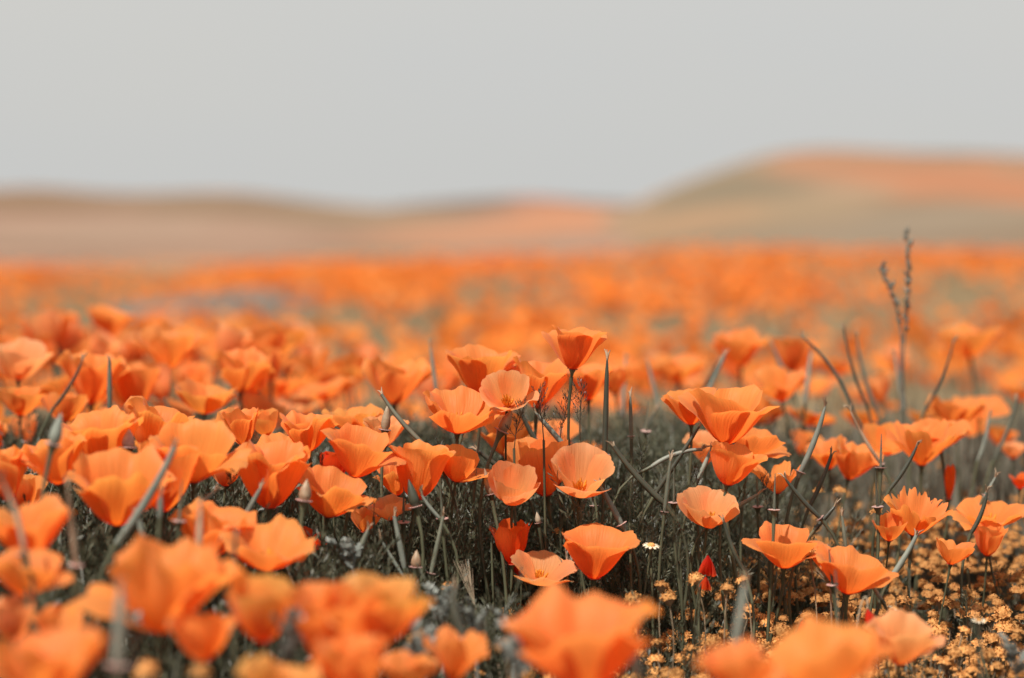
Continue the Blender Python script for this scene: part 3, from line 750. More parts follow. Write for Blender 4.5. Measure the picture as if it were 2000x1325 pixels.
PODS = [
 (1186, 700, 1181, 888, 2.05, 0.0027, 'tall straight dark pod standing upright right of the tallest poppy', 'pod_dark', 0.0),
 (745, 770, 832, 872, 2.04, 0.0022, 'bare slanting pod with a feathery tip left of the cluster', 'pod', 0.05),
 (840, 674, 852, 762, 2.45, 0.0026, 'pale upright stalk left of the central cluster', 'pod_pale', 0.0),
 (1044, 804, 1112, 882, 2.08, 0.0026, 'pale slanting pod below the tallest poppy', 'pod_pale', 0.0),
 (1198, 872, 1297, 984, 2.04, 0.0029, 'thick dark pod slanting down right in the centre foliage', 'pod_dark', 0.04),
 (1231, 772, 1233, 852, 2.12, 0.0020, 'thin upright pod above a pink rim right of the dark pod', 'pod', 0.0),
 (1612, 792, 1563, 922, 2.10, 0.0030, 'pale grey pod slanting up right with a pink rim', 'pod_pale', -0.04),
 (1416, 692, 1372, 790, 2.55, 0.0034, 'blurred pale slanting pod behind the biggest trumpet poppy', 'pod_pale', 0.0),
 (1404, 704, 1368, 770, 2.62, 0.0028, 'blurred dark pod beside the pale slanting one', 'pod_dark', 0.0),
 (1508, 676, 1542, 752, 2.75, 0.0032, 'blurred pale pod leaning left before a rounded poppy', 'pod_pale', 0.0),
 (1584, 690, 1572, 790, 2.7, 0.0036, 'blurred broad upright pod beside the rounded poppy', 'pod_pale', 0.0),
 (1566, 658, 1668, 806, 2.45, 0.0026, 'long arching stalk curving down right in the right field', 'pod', -0.10),
 (1660, 800, 1722, 908, 2.25, 0.0019, 'thin slanting brown stalk under the long arching one', 'straw', 0.04),
 (1648, 642, 1692, 790, 2.5, 0.0023, 'dark curved stalk left of the tall seed spikes', 'pod_dark', 0.05),
 (1674, 658, 1716, 810, 2.62, 0.0030, 'blurred grey curved stalk beside the dark curved one', 'pod', 0.06),
 (1862, 668, 1804, 806, 2.5, 0.0023, 'thin dark pod slanting up right of the seed spikes', 'pod_dark', -0.06),
 (1748, 694, 1764, 800, 2.7, 0.0030, 'blurred pale stalk at the foot of the seed spikes', 'pod_pale', 0.0),
 (1792, 868, 1738, 956, 2.14, 0.0023, 'dark curved pod before the star shaped poppy', 'pod_dark', -0.05),
 (1532, 932, 1602, 1012, 2.02, 0.0021, 'dark slanting pod beside the spiky poppy', 'pod_dark', 0.04),
 (1624, 888, 1580, 992, 2.12, 0.0024, 'dark pod leaning right below the two soft poppies', 'pod_dark', -0.03),
 (1390, 876, 1364, 936, 2.08, 0.0024, 'short pale pod left of the tulip like poppy', 'pod_pale', 0.0),
 (1368, 830, 1278, 968, 2.10, 0.0026, 'long dark stem slanting from the left trumpet poppy', 'pod_dark', 0.0),
 (1372, 878, 1272, 912, 2.10, 0.0024, 'pale arched pod lying under the left trumpet poppy', 'pod_pale', 0.10),
 (1310, 896, 1298, 1000, 2.02, 0.0021, 'pale upright pod above a wide pink rim in the centre foliage', 'pod', 0.0),
 (1484, 964, 1412, 1006, 2.05, 0.0022, 'short pod pointing right beside the very pale poppy', 'pod', 0.0),
 (1414, 1020, 1452, 1114, 2.00, 0.0022, 'dark pod curving down under the very pale poppy', 'pod_dark', 0.05),
 (1632, 988, 1590, 1036, 2.03, 0.0024, 'stubby split pod right of the slanting dark pod', 'pod_dark', 0.0),
 (1644, 1004, 1652, 1068, 2.02, 0.0018, 'thin upright pod above the poppy with flat petals', 'pod', 0.0),
 (1790, 1046, 1738, 1132, 2.03, 0.0030, 'thick pale pod stem under the frilled poppy', 'pod_pale', -0.03),
 (1928, 958, 1896, 1042, 2.12, 0.0024, 'dark hooked pod before the winged poppy near the right edge', 'pod_dark', -0.08),
 (1946, 930, 1924, 968, 2.2, 0.0018, 'pale pod tip above the winged poppy', 'pod_pale', 0.0),
 (1158, 884, 1160, 988, 2.10, 0.0022, 'pale stalk above a pink rim under the broad open poppy', 'pod_pale', 0.0),
 (1172, 948, 1214, 1024, 2.02, 0.0028, 'thick pale pod slanting to a pink rim under the broad open poppy', 'pod_pale', 0.0),
 (1120, 880, 1156, 980, 2.14, 0.0022, 'thin pale pod behind the broad open poppy', 'pod', 0.0),
 (922, 786, 902, 852, 2.12, 0.0016, 'thin stalk between the central cluster and the cupped poppy', 'pod', 0.0),
 (1012, 794, 1058, 880, 2.16, 0.0024, 'dark slanting pod behind the brown bud', 'pod_dark', 0.03),
 (930, 878, 988, 924, 2.14, 0.0024, 'dark pod lying behind the small cupped poppy', 'pod_dark', 0.0),
 (342, 872, 228, 1062, 1.70, 0.0034, 'thick pale grey pod slanting across the left poppies', 'pod_pale', -0.04),
 (2, 936, 48, 1080, 1.54, 0.0020, 'thin brown curved stalk at the left edge', 'straw', -0.06),
 (132, 950, 150, 1110, 1.60, 0.0022, 'upright brown green stalk at lower left', 'straw', 0.0),
 (214, 704, 214, 802, 2.3, 0.0032, 'blurred upright grey stalk among the far left poppies', 'pod', 0.0),
 (162, 702, 104, 798, 2.35, 0.0022, 'blurred dark curved stalk at far left', 'pod_dark', -0.06),
 (392, 986, 388, 1080, 1.60, 0.0022, 'dark soft stalk crossing the soft poppy at lower left', 'straw', 0.0),
 (460, 1050, 458, 1130, 1.58, 0.0016, 'short dark stalk crossing the lobed poppy', 'pod_dark', 0.0),
 (510, 952, 478, 1010, 1.86, 0.0024, 'pale pod tip below the tall tulip shaped poppy', 'pod_pale', 0.0),
 (314, 968, 312, 1012, 1.70, 0.0024, 'short pale stub right of the thick pale pod', 'pod_pale', 0.0),
 (268, 1004, 280, 1052, 1.72, 0.0022, 'small pale pod tip under the large left poppy', 'pod_pale', 0.0),
 (420, 960, 386, 1000, 1.86, 0.0022, 'arched pale pod above the soft poppy at lower left', 'pod_pale', 0.10),
 (888, 1148, 906, 1244, 1.66, 0.0036, 'curved grey green pod above silvery leaves at the bottom', 'pod', 0.12),
 (866, 1008, 842, 1120, 1.96, 0.0022, 'upright pod with a small rim in the dark centre foliage', 'pod', 0.0),
 (822, 964, 858, 1012, 1.97, 0.0018, 'small pale hooked stalk below the tall narrow poppy', 'pod_pale', 0.05),
 (720, 1032, 688, 1110, 1.90, 0.0030, 'broad dark blade like pod at lower left of centre', 'pod', 0.0),
 (770, 1008, 790, 1110, 1.95, 0.0026, 'pale leaning stalk under the pale drooping poppy', 'pod_pale', 0.0),
 (742, 1052, 786, 1124, 1.93, 0.0016, 'thin pale leaning stalk in the foliage left of centre', 'pod_pale', 0.0),
 (1222, 700, 1216, 810, 2.7, 0.0034, 'blurred pale stalk behind the dark upright pod', 'pod_pale', 0.0),
 (1266, 712, 1288, 800, 2.7, 0.0032, 'blurred pale stalk leaning left behind the centre', 'pod_pale', 0.0),
 (1282, 800, 1262, 838, 2.5, 0.0022, 'blurred small pod in the grey gap right of the centre', 'pod', 0.0),
 (1932, 812, 1910, 900, 2.45, 0.0030, 'blurred pale stalk near the right edge', 'pod_pale', -0.06),
 (1986, 780, 1940, 900, 2.5, 0.0028, 'blurred dark stalk at the right edge', 'pod', -0.05),
 (1456, 1138, 1436, 1262, 1.52, 0.0034, 'blurred fuzzy pale stalk standing among the ochre flowers', 'pod_pale', 0.0),
 (236, 1152, 230, 1300, 1.34, 0.0040, 'thick blurred pale stalk under the biggest lower left poppy', 'pod_pale', 0.0),
 (1222, 1236, 1248, 1322, 1.42, 0.0040, 'thick blurred pale stalk at the right of the bottom centre poppy', 'pod_pale', 0.0),
 (60, 930, 140, 890, 2.0, 0.0016, 'thin grey stalk end between the left edge poppies', 'pod', 0.0),
 (1700, 1140, 1722, 1172, 1.97, 0.0018, 'small pale hanging pod right of the poppy with flat petals', 'pod_pale', 0.0),
]
for i, p in enumerate(PODS):
    lab = p[6]
    pod(*p[:5], p[5] * (0.84 if p[4] < 2.3 else 0.7), lab, p[7], p[8], rim='rim' in lab or i % 6 == 0, blunt=(i % 3 == 1), seed=i)

def bud(tx, ty, bx, by, d, r, label, mat='bud', seed=0):
    rng = random.Random(seed + 900)
    tip = np.array(P(tx, ty, d)); base = np.array(P(bx, by, d))
    foot = np.array([base[0] + rng.uniform(-0.015, 0.015), base[1] + rng.uniform(-0.01, 0.01), -0.004])
    root = thing('poppy_bud', label, 'flower bud', foot, 'poppy buds among the foliage')
    ax = tip - base; ln = np.linalg.norm(ax); ax /= ln
    R = align(Vector(ax))
    V, F = lathe([(0.5 * r, 0), (0.92 * r, 0.12 * ln), (1.0 * r, 0.28 * ln), (0.86 * r, 0.5 * ln), (0.52 * r, 0.74 * ln), (0.2 * r, 0.92 * ln), (0.03 * r, ln)], 12)
    obj('cap', mesh_of('cap', V @ R.T + (base - foot), F, M[mat]), root)
    receptacle(root, r * 1.2, R, base - foot, 'stem', 'rim')
    V, F = stem_geo(base - ax * r * 1.5, ax, foot, 0.0015, rng=rng)
    obj('stem', mesh_of('stem', V - foot, F, M['stem']), root)
for i, b in enumerate([
 (758, 788, 752, 840, 2.06, 0.0040, 'pointed brown bud under the slanting pod with feathery tip', 'bud'),
 (1000, 800, 980, 842, 2.05, 0.0050, 'leaning reddish brown bud below the central cluster', 'bud'),
 (946, 914, 958, 966, 2.03, 0.0034, 'slim brown bud left of the round bowl shaped poppy', 'bud'),
 (798, 936, 812, 990, 1.97, 0.0044, 'dark pointed bud before the tall narrow poppy', 'pod_dark'),
 (252, 838, 250, 874, 1.90, 0.0052, 'rounded pinkish bud on a flat rim between the left poppies', 'rim'),
 (120, 806, 104, 868, 1.72, 0.0046, 'grey pointed bud before the large left poppy', 'pod_pale'),
 (814, 1074, 812, 1108, 1.95, 0.0042, 'small pale tipped brown bud in the dark foliage', 'bud'),
 (600, 936, 594, 978, 1.88, 0.0050, 'soft brown bud beside the tall tulip shaped poppy', 'bud'),
 (1048, 1000, 1052, 1022, 2.08, 0.0026, 'tiny pale hooked bud below the broad open poppy', 'awn'),
]):
    bud(*b, seed=i)

# spent flowers: bare pink rims on stalks
def spent(px, py, d, label, seed=0, r=0.0046):
    rng = random.Random(seed + 1300)
    base = np.array(P(px, py, d)); foot = np.array([base[0] + rng.uniform(-0.02, 0.02), base[1] + rng.uniform(-0.01, 0.01), -0.004])
    root = thing('spent_poppy', label, 'spent flower', foot, 'spent poppies with bare pink rims')
    A = Vector((rng.uniform(-0.15, 0.15), rng.uniform(-0.15, 0.1), 1)).normalized(); R = align(A)
    receptacle(root, r, R, base - foot, 'stem', 'rim')
    V, F = tube([base, base + np.array(A) * 0.012, base + np.array(A) * 0.030], [0.0012, 0.0011, 0.0003], 5)
    obj('pistil', mesh_of('pistil', V - foot, F, M['pod']), root)
    V, F = stem_geo(base - np.array(A) * r * 1.5, A, foot, 0.0014, rng=rng)
    obj('stem', mesh_of('stem', V - foot, F, M['stem']), root)
for i, s in enumerate([
 (1262, 842, 2.3, 'soft red rimmed spent flower right of the thin upright pod'),
 (864, 1013, 1.98, 'small white rimmed spent flower in the dark centre foliage'),
 (1316, 982, 2.06, 'pink rimmed spent flower left of the very pale poppy'),
 (1512, 996, 2.0, 'pale rimmed spent flower below the spiky poppy'),
 (1720, 914, 2.15, 'pink rimmed spent flower below the two soft poppies'),
 (1714, 990, 2.05, 'mauve rimmed spent flower left of the frilled poppy'),
 (1626, 1142, 1.96, 'brown rimmed spent flower left of the poppy with flat petals'),
 (148, 1104, 1.60, 'blurred pink rimmed spent flower at lower left'),
 (46, 1082, 1.55, 'blurred pale rimmed spent flower near the left edge'),
 (1480, 990, 2.15, 'soft pink rimmed spent flower left of the slanting dark pod'),
 (788, 1020, 2.0, 'small pink rimmed spent flower under the drooping pale petal'),
 (930, 918, 2.1, 'pale rimmed spent flower under the small cupped poppy'),
 (350, 1018, 1.75, 'blurred pale rimmed spent flower right of the thick pale pod'),
]):
    spent(*s, seed=i)

# withered red poppies hanging from hooked stems
def withered(px, py, d, size, label, seed):
    rng = random.Random(seed + 2000)
    c = np.array(P(px, py, d)); foot = np.array([c[0] - 0.012, c[1], -0.004])
    root = thing('withered_poppy', label, 'withered poppy', foot, 'withered red poppies')
    for k in range(3):
        V, F, UV = petal_geo(size * rng.uniform(0.8, 1.1), 30, 12, -8, k * 2.1 + rng.random(), W=0.42, nu=11, nv=10, curv=0.8, ruf=0.16, frill=0.12, rng=rng)
        V[:, 2] *= -1
        V = V @ align(Vector((rng.uniform(-0.35, 0.35), rng.uniform(-0.3, 0.3), 1))).T
        obj('petal', mesh_of('petal', V + (c - foot) + np.array([0, 0, size * 0.45]), F, M['red'], uv=UV), root)
    top = c + np.array([0, 0, size * 0.5])
    pts = bez(top, top + np.array([0.002, 0, 0.018 if seed == 3 else 0.002]), np.array([foot[0], foot[1], top[2] + (0.022 if seed == 3 else 0.0)]), foot, 12)
    V, F = tube(pts, 0.0007, 5)
    obj('stem', mesh_of('stem', V - foot, F, M['awn' if seed == 3 else 'stem']), root)
withered(1382, 1106, 2.02, 0.020, 'dark red crumpled poppy in the foliage below the very pale one', 1)
withered(1378, 1140, 2.00, 0.013, 'small scrap of red hanging under the crumpled red poppy', 2)
withered(1694, 1208, 1.86, 0.015, 'bright red withered poppy on a hooked stalk among ochre flowers', 3)
withered(1566, 1222, 1.84, 0.010, 'tiny red scrap among the ochre flowers at the bottom', 4)

# ------------------------------------------------------------------ cream daisies
def daisy(px, py, d, r, label, tilt, seed):
    rng = random.Random(seed + 3000)
    c = np.array(P(px, py, d)); foot = np.array([c[0] + rng.uniform(-0.01, 0.02), c[1], -0.004])
    root = thing('daisy', label, 'daisy', foot, 'small cream daisies')
    A = Vector((tilt[0], tilt[1], 1)).normalized(); R = align(A)
    V, F = lathe([(0.05 * r, -0.5 * r), (0.35 * r, -0.25 * r), (0.5 * r, 0.0), (0.42 * r, 0.22 * r), (0.2 * r, 0.32 * r), (0.01 * r, 0.33 * r)], 12)
    obj('disc', mesh_of('disc', V @ R.T + (c - foot), F, M['gold_head']), root)
    for k in range(11):
        a = k / 11 * 6.283 + rng.uniform(-0.1, 0.1)
        pv = []
        for i, (rr, ww, zz) in enumerate([(0.4, 0.10, 0.02), (0.7, 0.17, 0.06), (0.95, 0.15, 0.0), (1.06, 0.05, -0.06)]):
            for s in (-1, 1):
                pv.append((rr * r, s * ww * r, zz * r + rng.uniform(-0.02, 0.02) * r))
        V = np.array(pv); ca, sa = math.cos(a), math.sin(a)
        V = np.stack([V[:, 0] * ca - V[:, 1] * sa, V[:, 0] * sa + V[:, 1] * ca, V[:, 2]], 1)
        obj('ray_petal', mesh_of('ray_petal', V @ R.T + (c - foot), [(0, 2, 3, 1), (2, 4, 5, 3), (4, 6, 7, 5)], M['daisy']), root)
    V, F = stem_geo(c - np.array(A) * 0.45 * r, A, foot, 0.0007, wob=0.02, rng=rng)
    obj('stem', mesh_of('stem', V - foot, F, M['stem']), root)
daisy(1272, 1066, 1.98, 0.0068, 'cream daisy in dark foliage right of the large sharp poppy', (0.1, -0.25), 1)
daisy(1748, 1190, 1.88, 0.0062, 'pale daisy seen edge on above the bottom right pale poppy', (0.5, 0.1), 2)
daisy(1912, 1212, 1.86, 0.0056, 'small pale daisy among ochre flowers at lower right', (0.0, -0.2), 3)

# ------------------------------------------------------------------ foxtail awns
def foxtail(bx, by, tx, ty, d, n, spread, label, seed):
    rng = random.Random(seed + 3500)
    base = np.array(P(bx, by, d)); tip = np.array(P(tx, ty, d)); foot = np.array([base[0] + 0.004, base[1], -0.004])
    root = thing('foxtail_grass', label, 'grass', foot, 'dry foxtail grass heads')
    ax = tip - base; ln = np.linalg.norm(ax); ax /= ln
    parts = []
    for k in range(n):
        e = base + ax * ln * rng.uniform(0.7, 1.0) + np.array([rng.gauss(0, 1), rng.gauss(0, 1), rng.gauss(0, 0.4)]) * spread * ln
        m = base + (e - base) * 0.45 + ax * ln * 0.05
        parts.append(tube([base + ax * ln * rng.uniform(0, 0.18), m, e], [0.0007, 0.00045, 0.00015], 3))
    V, F = join(parts); obj('awns', mesh_of('awns', V - foot, F, M['awn']), root)
    V, F = tube([base, 0.5 * (base + foot), foot], [0.0009, 0.0008, 0.0008], 5); obj('stem', mesh_of('stem', V - foot, F, M['straw']), root)
foxtail(928, 1188, 902, 1092, 1.97, 26, 0.10, 'dry straw coloured foxtail in the dark foliage', 1)
foxtail(1622, 1146, 1602, 1102, 1.98, 22, 0.22, 'dry foxtail left of the poppy with flat petals', 2)
foxtail(1108, 1120, 1118, 1070, 2.02, 10, 0.20, 'small brown foxtail between two low poppies', 3)

# ------------------------------------------------------------------ the tall seed spikes at right
def spike(pts_px, d, seeds_from, label, seed, r=0.0008):
    rng = random.Random(seed + 3800)
    W = [np.array(P(x, y, d)) for x, y in pts_px]
    foot = np.array([W[0][0], W[0][1], -0.004])
    root = thing('seed_spike', label, 'wild grass', foot, 'tall seed spikes')
    line = bez(W[0], W[1], W[2], W[3], 30)
    full = np.concatenate([[foot], line])
    V, F = tube(full, np.interp(np.linspace(0, 1, 31), [0, 0.7, 1], [r * 1.4, r, r * 0.5]), 6)
    obj('stem', mesh_of('stem', V - foot, F, M['spike']), root)
    n = 34
    for k in range(n):
        t = seeds_from + (1 - seeds_from) * (k / (n - 1)) ** 0.8
        q = line[min(29, int(t * 29))] + np.array([0, 0, rng.uniform(-0.002, 0.002)])
        a = rng.uniform(0, 6.28)
        R = align(Vector((math.cos(a) * 0.7, math.sin(a) * 0.7, 1)).normalized())
        s = 0.0035 * rng.uniform(0.7, 1.2) * (0.55 + 0.6 * t)
        V, F = lathe([(0.1 * s, 0), (0.55 * s, 0.5 * s), (0.6 * s, 1.1 * s), (0.3 * s, 1.9 * s), (0.02 * s, 2.4 * s)], 6)
        obj('seed', mesh_of('seed', V @ R.T + (q - foot), F, M['spike']), root)
spike([(1768, 790), (1752, 660), (1790, 580), (1770, 456)], 2.55, 0.35, 'taller of two blurred seed spikes rising above the right field', 1)
spike([(1760, 660), (1756, 600), (1740, 570), (1722, 522)], 2.55, 0.15, 'shorter of two blurred seed spikes, leaning left', 2)

# ------------------------------------------------------------------ feathery leaves
def lobe(p, d, l, w, rng):
    d = d / np.linalg.norm(d)
    s = np.cross(d, [rng.uniform(-1, 1), rng.uniform(-1, 1), rng.uniform(-0.3, 1)]); s /= np.linalg.norm(s) + 1e-9
    up = np.array([0, 0, rng.uniform(-0.1, 0.15)]) * l
    q = [p, p + d * l * 0.55 + up * 0.4, p + d * l + up]
    ww = [w * 0.35, w * 0.55, w * 0.22]
    V = []
    for a, b in zip(q, ww):
        V += [a - s * b, a + s * b]
    return np.array(V), np.array([(0, 1, 3, 2), (2, 3, 5, 4)])

def needle(p, d, l, w, rng):
    """Narrow leaf segment: one folded kite."""
    d = d / np.linalg.norm(d)
    s = np.cross(d, [rng.uniform(-1, 1), rng.uniform(-1, 1), rng.uniform(-0.3, 1)]); s /= np.linalg.norm(s) + 1e-9
    m = p + d * l * 0.68
    return np.array([p, m - s * w * 0.5, p + d * l + np.array([0, 0, rng.uniform(0, 0.15) * l]), m + s * w * 0.5]), np.array([(0, 1, 2, 3)])

def strip(p, q, w):
    d = q - p; s = np.cross(d, [0.3, 0.9, 0.1]); s = s / (np.linalg.norm(s) + 1e-9) * w
    return np.array([p - s, p + s, q + s, q - s]), np.array([(0, 1, 2, 3)])

def sprig(Hh, rng, nb=8, ll=0.006, lw=0.0012, lobes=8, spread=0.8, sr=0.0009, bl=0.02, wide=0.9):
    """Finely cut poppy leaf: a stalk, side branches, and many short segments."""
    parts = []
    bend = np.array([rng.uniform(-0.35, 0.35), rng.uniform(-0.35, 0.35), 0]) * Hh
    line = bez([0, 0, 0], [0, 0, Hh * 0.35], [bend[0] * 0.5, bend[1] * 0.5, Hh * 0.7], [bend[0], bend[1], Hh], 6)
    parts.append(tube(line[::2].tolist() + [line[-1].tolist()], [sr, sr * 0.8, sr * 0.6, sr * 0.4], 3))
    for k in range(nb):
        t = 0.22 + 0.78 * (k + 1) / nb
        i = min(4, int(t * 5)); fr = t * 5 - i
        p = line[i] * (1 - fr) + line[min(5, i + 1)] * fr
        a = k * 2.4 + rng.uniform(-0.4, 0.4)
        tl = rng.uniform(0.5, 1.1) * spread
        d = np.array([math.cos(a) * tl, math.sin(a) * tl, 1.0]); d /= np.linalg.norm(d)
        b = bl * rng.uniform(0.7, 1.2)
        parts.append(strip(p, p + d * b, sr * 0.4))
        s1 = np.cross(d, [rng.uniform(-1, 1), rng.uniform(-1, 1), 0.3]); s1 /= np.linalg.norm(s1) + 1e-9
        s2 = np.cross(d, s1)
        for j in range(lobes):
            tt = 0.25 + 0.75 * j / (lobes - 1)
            sg = 1 if j % 2 else -1
            dd = d + (s1 * sg * wide + s2 * rng.uniform(-0.5, 0.5)) * (1.0 if j < lobes - 1 else 0.15)
            parts.append(needle(p + d * b * tt, dd, ll * rng.uniform(0.75, 1.3), lw * rng.uniform(0.8, 1.25), rng))
    return join(parts)

SPRIGS = [sprig(0.050, random.Random(50 + k), nb=8, lobes=7, ll=0.0080, lw=0.0021, wide=0.65) for k in range(6)] + [sprig(0.150, random.Random(60 + k), nb=16, lobes=7, ll=0.0088, lw=0.0022, spread=0.85, sr=0.0009, bl=0.026, wide=0.65) for k in range(8)]
HSPRIGS = [sprig(0.075, random.Random(80 + k), nb=14, lobes=9, ll=0.0075, lw=0.0016, spread=0.75, sr=0.0012, bl=0.022, wide=0.6) for k in range(5)]

def xb(y):
    """Where (x, metres) the low ochre patch begins at distance y."""
    return np.interp(y, [1.5, 1.7, 1.8, 1.9, 2.1, 2.4, 3.0, 3.8], [-0.2, -0.12, -0.03, 0.045, 0.155, 0.27, 0.41, 0.55])

def leaf_mass():
    pos, sc, wh, yw = [], [], [], []
    r = np.random.default_rng(5)
    n = 12600
    y = r.uniform(1.62, 2.85, n); x = r.uniform(-1, 1, n) * (0.212 * y + 0.08)
    gold = 1 / (1 + np.exp(-(x - xb(y)) / 0.035))
    keep = r.random(n) < 1 - 0.84 * gold
    keep &= r.random(n) < 0.35 + 0.75 * vnoise(x * 11 + 3, y * 11)
    keep &= r.random(n) < np.interp(y, [1.55, 1.75, 2.0, 2.5, 2.95], [0.3, 0.6, 1, 1, 0.6])
    x, y, gold = x[keep], y[keep], gold[keep]
    m = len(x)
    tall = r.random(m) < (0.78 - 0.72 * gold) * np.interp(y, [1.6, 1.8, 2.02], [0.08, 0.25, 1.0])
    wh = np.where(tall, r.integers(6, 14, m), r.integers(0, 6, m))
    s = r.uniform(0.70, 1.15, m) * (1.0 - 0.25 * gold)
    hgt = np.where(tall, 0.150, 0.050) * s + 0.02
    ppx = 1000 + x / y * FPX
    ptop = 480 + (CAM_H - hgt) / y * FPX
    ok = np.ones(m, dtype=bool)
    CLAIMED.extend([(1382, 1108, 42, 2.02), (1272, 1066, 20, 1.98), (914, 1130, 30, 1.97), (814, 1090, 20, 1.95)])
    for (cx, cy, rr, dd) in CLAIMED:
        if 1.7 < dd < 2.3 and cy > 700:
            hit = (y < dd + 0.05) & (y > dd - 0.3) & (np.abs(ppx - cx) < rr + 40)
            room = CAM_H - (cy + rr * 0.85 - 480) * y / FPX          # height that stays below the bloom
            s = np.where(hit & tall, np.minimum(s, (room - 0.02) / 0.150), s)
            ok &= ~(hit & ~tall & (ptop < cy + rr * 0.8))
    ok &= s > 0.22
    x, y, wh, s = x[ok], y[ok], wh[ok], s[ok]; m = len(x)
    V, F = tile(SPRIGS, wh, np.stack([x, y, np.full(m, -0.003)], 1), r.uniform(0, 6.28, m), s, r.uniform(0, 0.35, m), r.uniform(0, 6.28, m))
    o = obj('feathery_foliage', mesh_of('feathery_foliage', V, F, M['leaf'], smooth=False))
    tag(o, 'dense dark feathery poppy foliage covering the ground between the flowers', 'foliage', kind='stuff')
leaf_mass()

# upright bare stalks among the foliage
def stalk_proto(rng):
    b = rng.uniform(-0.25, 0.25)
    return tube(bez([0, 0, 0], [0, 0, 0.33], [b * 0.4, 0, 0.66], [b, 0, 1.0], 7), np.array([1.2, 1, 1, 0.95, 0.9, 0.8, 0.5]) * 1.0, 5)
def stalk_mass(name, label, cat, n, mat, seed, hr, rr, ymin, ymax, region):
    r = np.random.default_rng(seed)
    protos = []
    for k in range(6):
        V, F = stalk_proto(random.Random(seed * 10 + k)); protos.append((V, F))
    y = r.uniform(ymin, ymax, n); x = r.uniform(-1, 1, n) * (0.212 * y + 0.18)
    gold = 1 / (1 + np.exp(-(x - xb(y)) / 0.04))
    keep = r.random(n) < (gold if region == 'gold' else (1 - 0.75 * gold) if region == 'green' else 1.0)
    x, y = x[keep], y[keep]; m = len(x)
    h = r.uniform(*hr, m); rad = r.uniform(*rr, m)
    # prototypes have radius 1 and height 1: separate the two scales
    Vs, Fs, off = [], [], 0
    wh = r.integers(0, 6, m); yaw = r.uniform(0, 6.28, m); ln = r.uniform(0, 0.5, m) ** 1.5; ld = r.uniform(0, 6.28, m)
    cen = [bez([0, 0, 0], [0, 0, 0.33], [0, 0, 0.66], [0, 0, 1], 7) for _ in range(6)]
    for k, (V, F) in enumerate(protos):
        mm = np.nonzero(wh == k)[0]
        if not len(mm): continue
        rng = random.Random(seed * 10 + k); b = rng.uniform(-0.25, 0.25)
        C = np.repeat(bez([0, 0, 0], [0, 0, 0.33], [b * 0.4, 0, 0.66], [b, 0, 1.0], 7), 5, axis=0)
        D = V - C
        Q = C[None] * h[mm, None, None] + D[None] * rad[mm, None, None]
        X, Y, Z = Q[..., 0], Q[..., 1], Q[..., 2]
        c, s = np.cos(yaw[mm])[:, None], np.sin(yaw[mm])[:, None]
        l = np.tan(ln[mm])[:, None]
        x2 = X * c - Y * s + Z * l * np.cos(ld[mm])[:, None] + x[mm, None]; y2 = X * s + Y * c + Z * l * np.sin(ld[mm])[:, None] + y[mm, None]
        Vs.append(np.stack([x2, y2, Z - 0.003], -1).reshape(-1, 3))
        Fs.append((F[None] + (np.arange(len(mm)) * len(V))[:, None, None]).reshape(-1, 4) + off); off += len(Vs[-1])
    o = obj(name, mesh_of(name, np.concatenate(Vs), np.concatenate(Fs), M[mat]))
    tag(o, label, cat, kind='stuff')
stalk_mass('green_stalks', 'thin grey green stalks standing in the poppy foliage', 'stalks', 170, 'pod', 21, (0.05, 0.17), (0.0006, 0.0013), 1.3, 3.8, 'green')
stalk_mass('dark_stalks', 'thin dark stalks standing in the poppy foliage', 'stalks', 150, 'pod_dark', 22, (0.05, 0.15), (0.0006, 0.0012), 1.5, 3.8, 'green')
stalk_mass('dry_stalks', 'dry straw coloured stalks between the small ochre flowers', 'stalks', 6500, 'straw', 23, (0.012, 0.065), (0.00035, 0.0008), 1.3, 3.9, 'gold')

# single feathery leaves one can pick out
def leaf_thing(px, py, top, d, label, dark=True, seed=0, wid=1.0):
    """Leaf whose leafy head spans photo y = top..py, standing on its own stalk."""
    base = P(px, py, d); tp = P(px, top, d)
    foot = Vector((base.x, base.y, -0.004))
    root = thing('feathery_leaf', label, 'leaf', foot, 'feathery poppy leaves one can pick out')
    V, F = HSPRIGS[seed % 5]
    hgt = tp.z - base.z; s = hgt / 0.085
    a = seed * 1.7
    c, sn = math.cos(a), math.sin(a)
    W = np.stack([V[:, 0] * c - V[:, 1] * sn, V[:, 0] * sn + V[:, 1] * c, V[:, 2]], 1) * np.array([s * wid, s * wid, s])
    obj('blade', mesh_of('blade', W + np.array(base - foot), F, M['leaf_dark' if dark else 'leaf'], smooth=False), root)
    V, F = tube([base - foot, (base - foot) * 0.5 + Vector((0.002, 0.001, 0)), (0, 0, 0)], [0.0011, 0.0012, 0.0013], 5)
    obj('stalk', mesh_of('stalk', V, F, M['stem']), root)
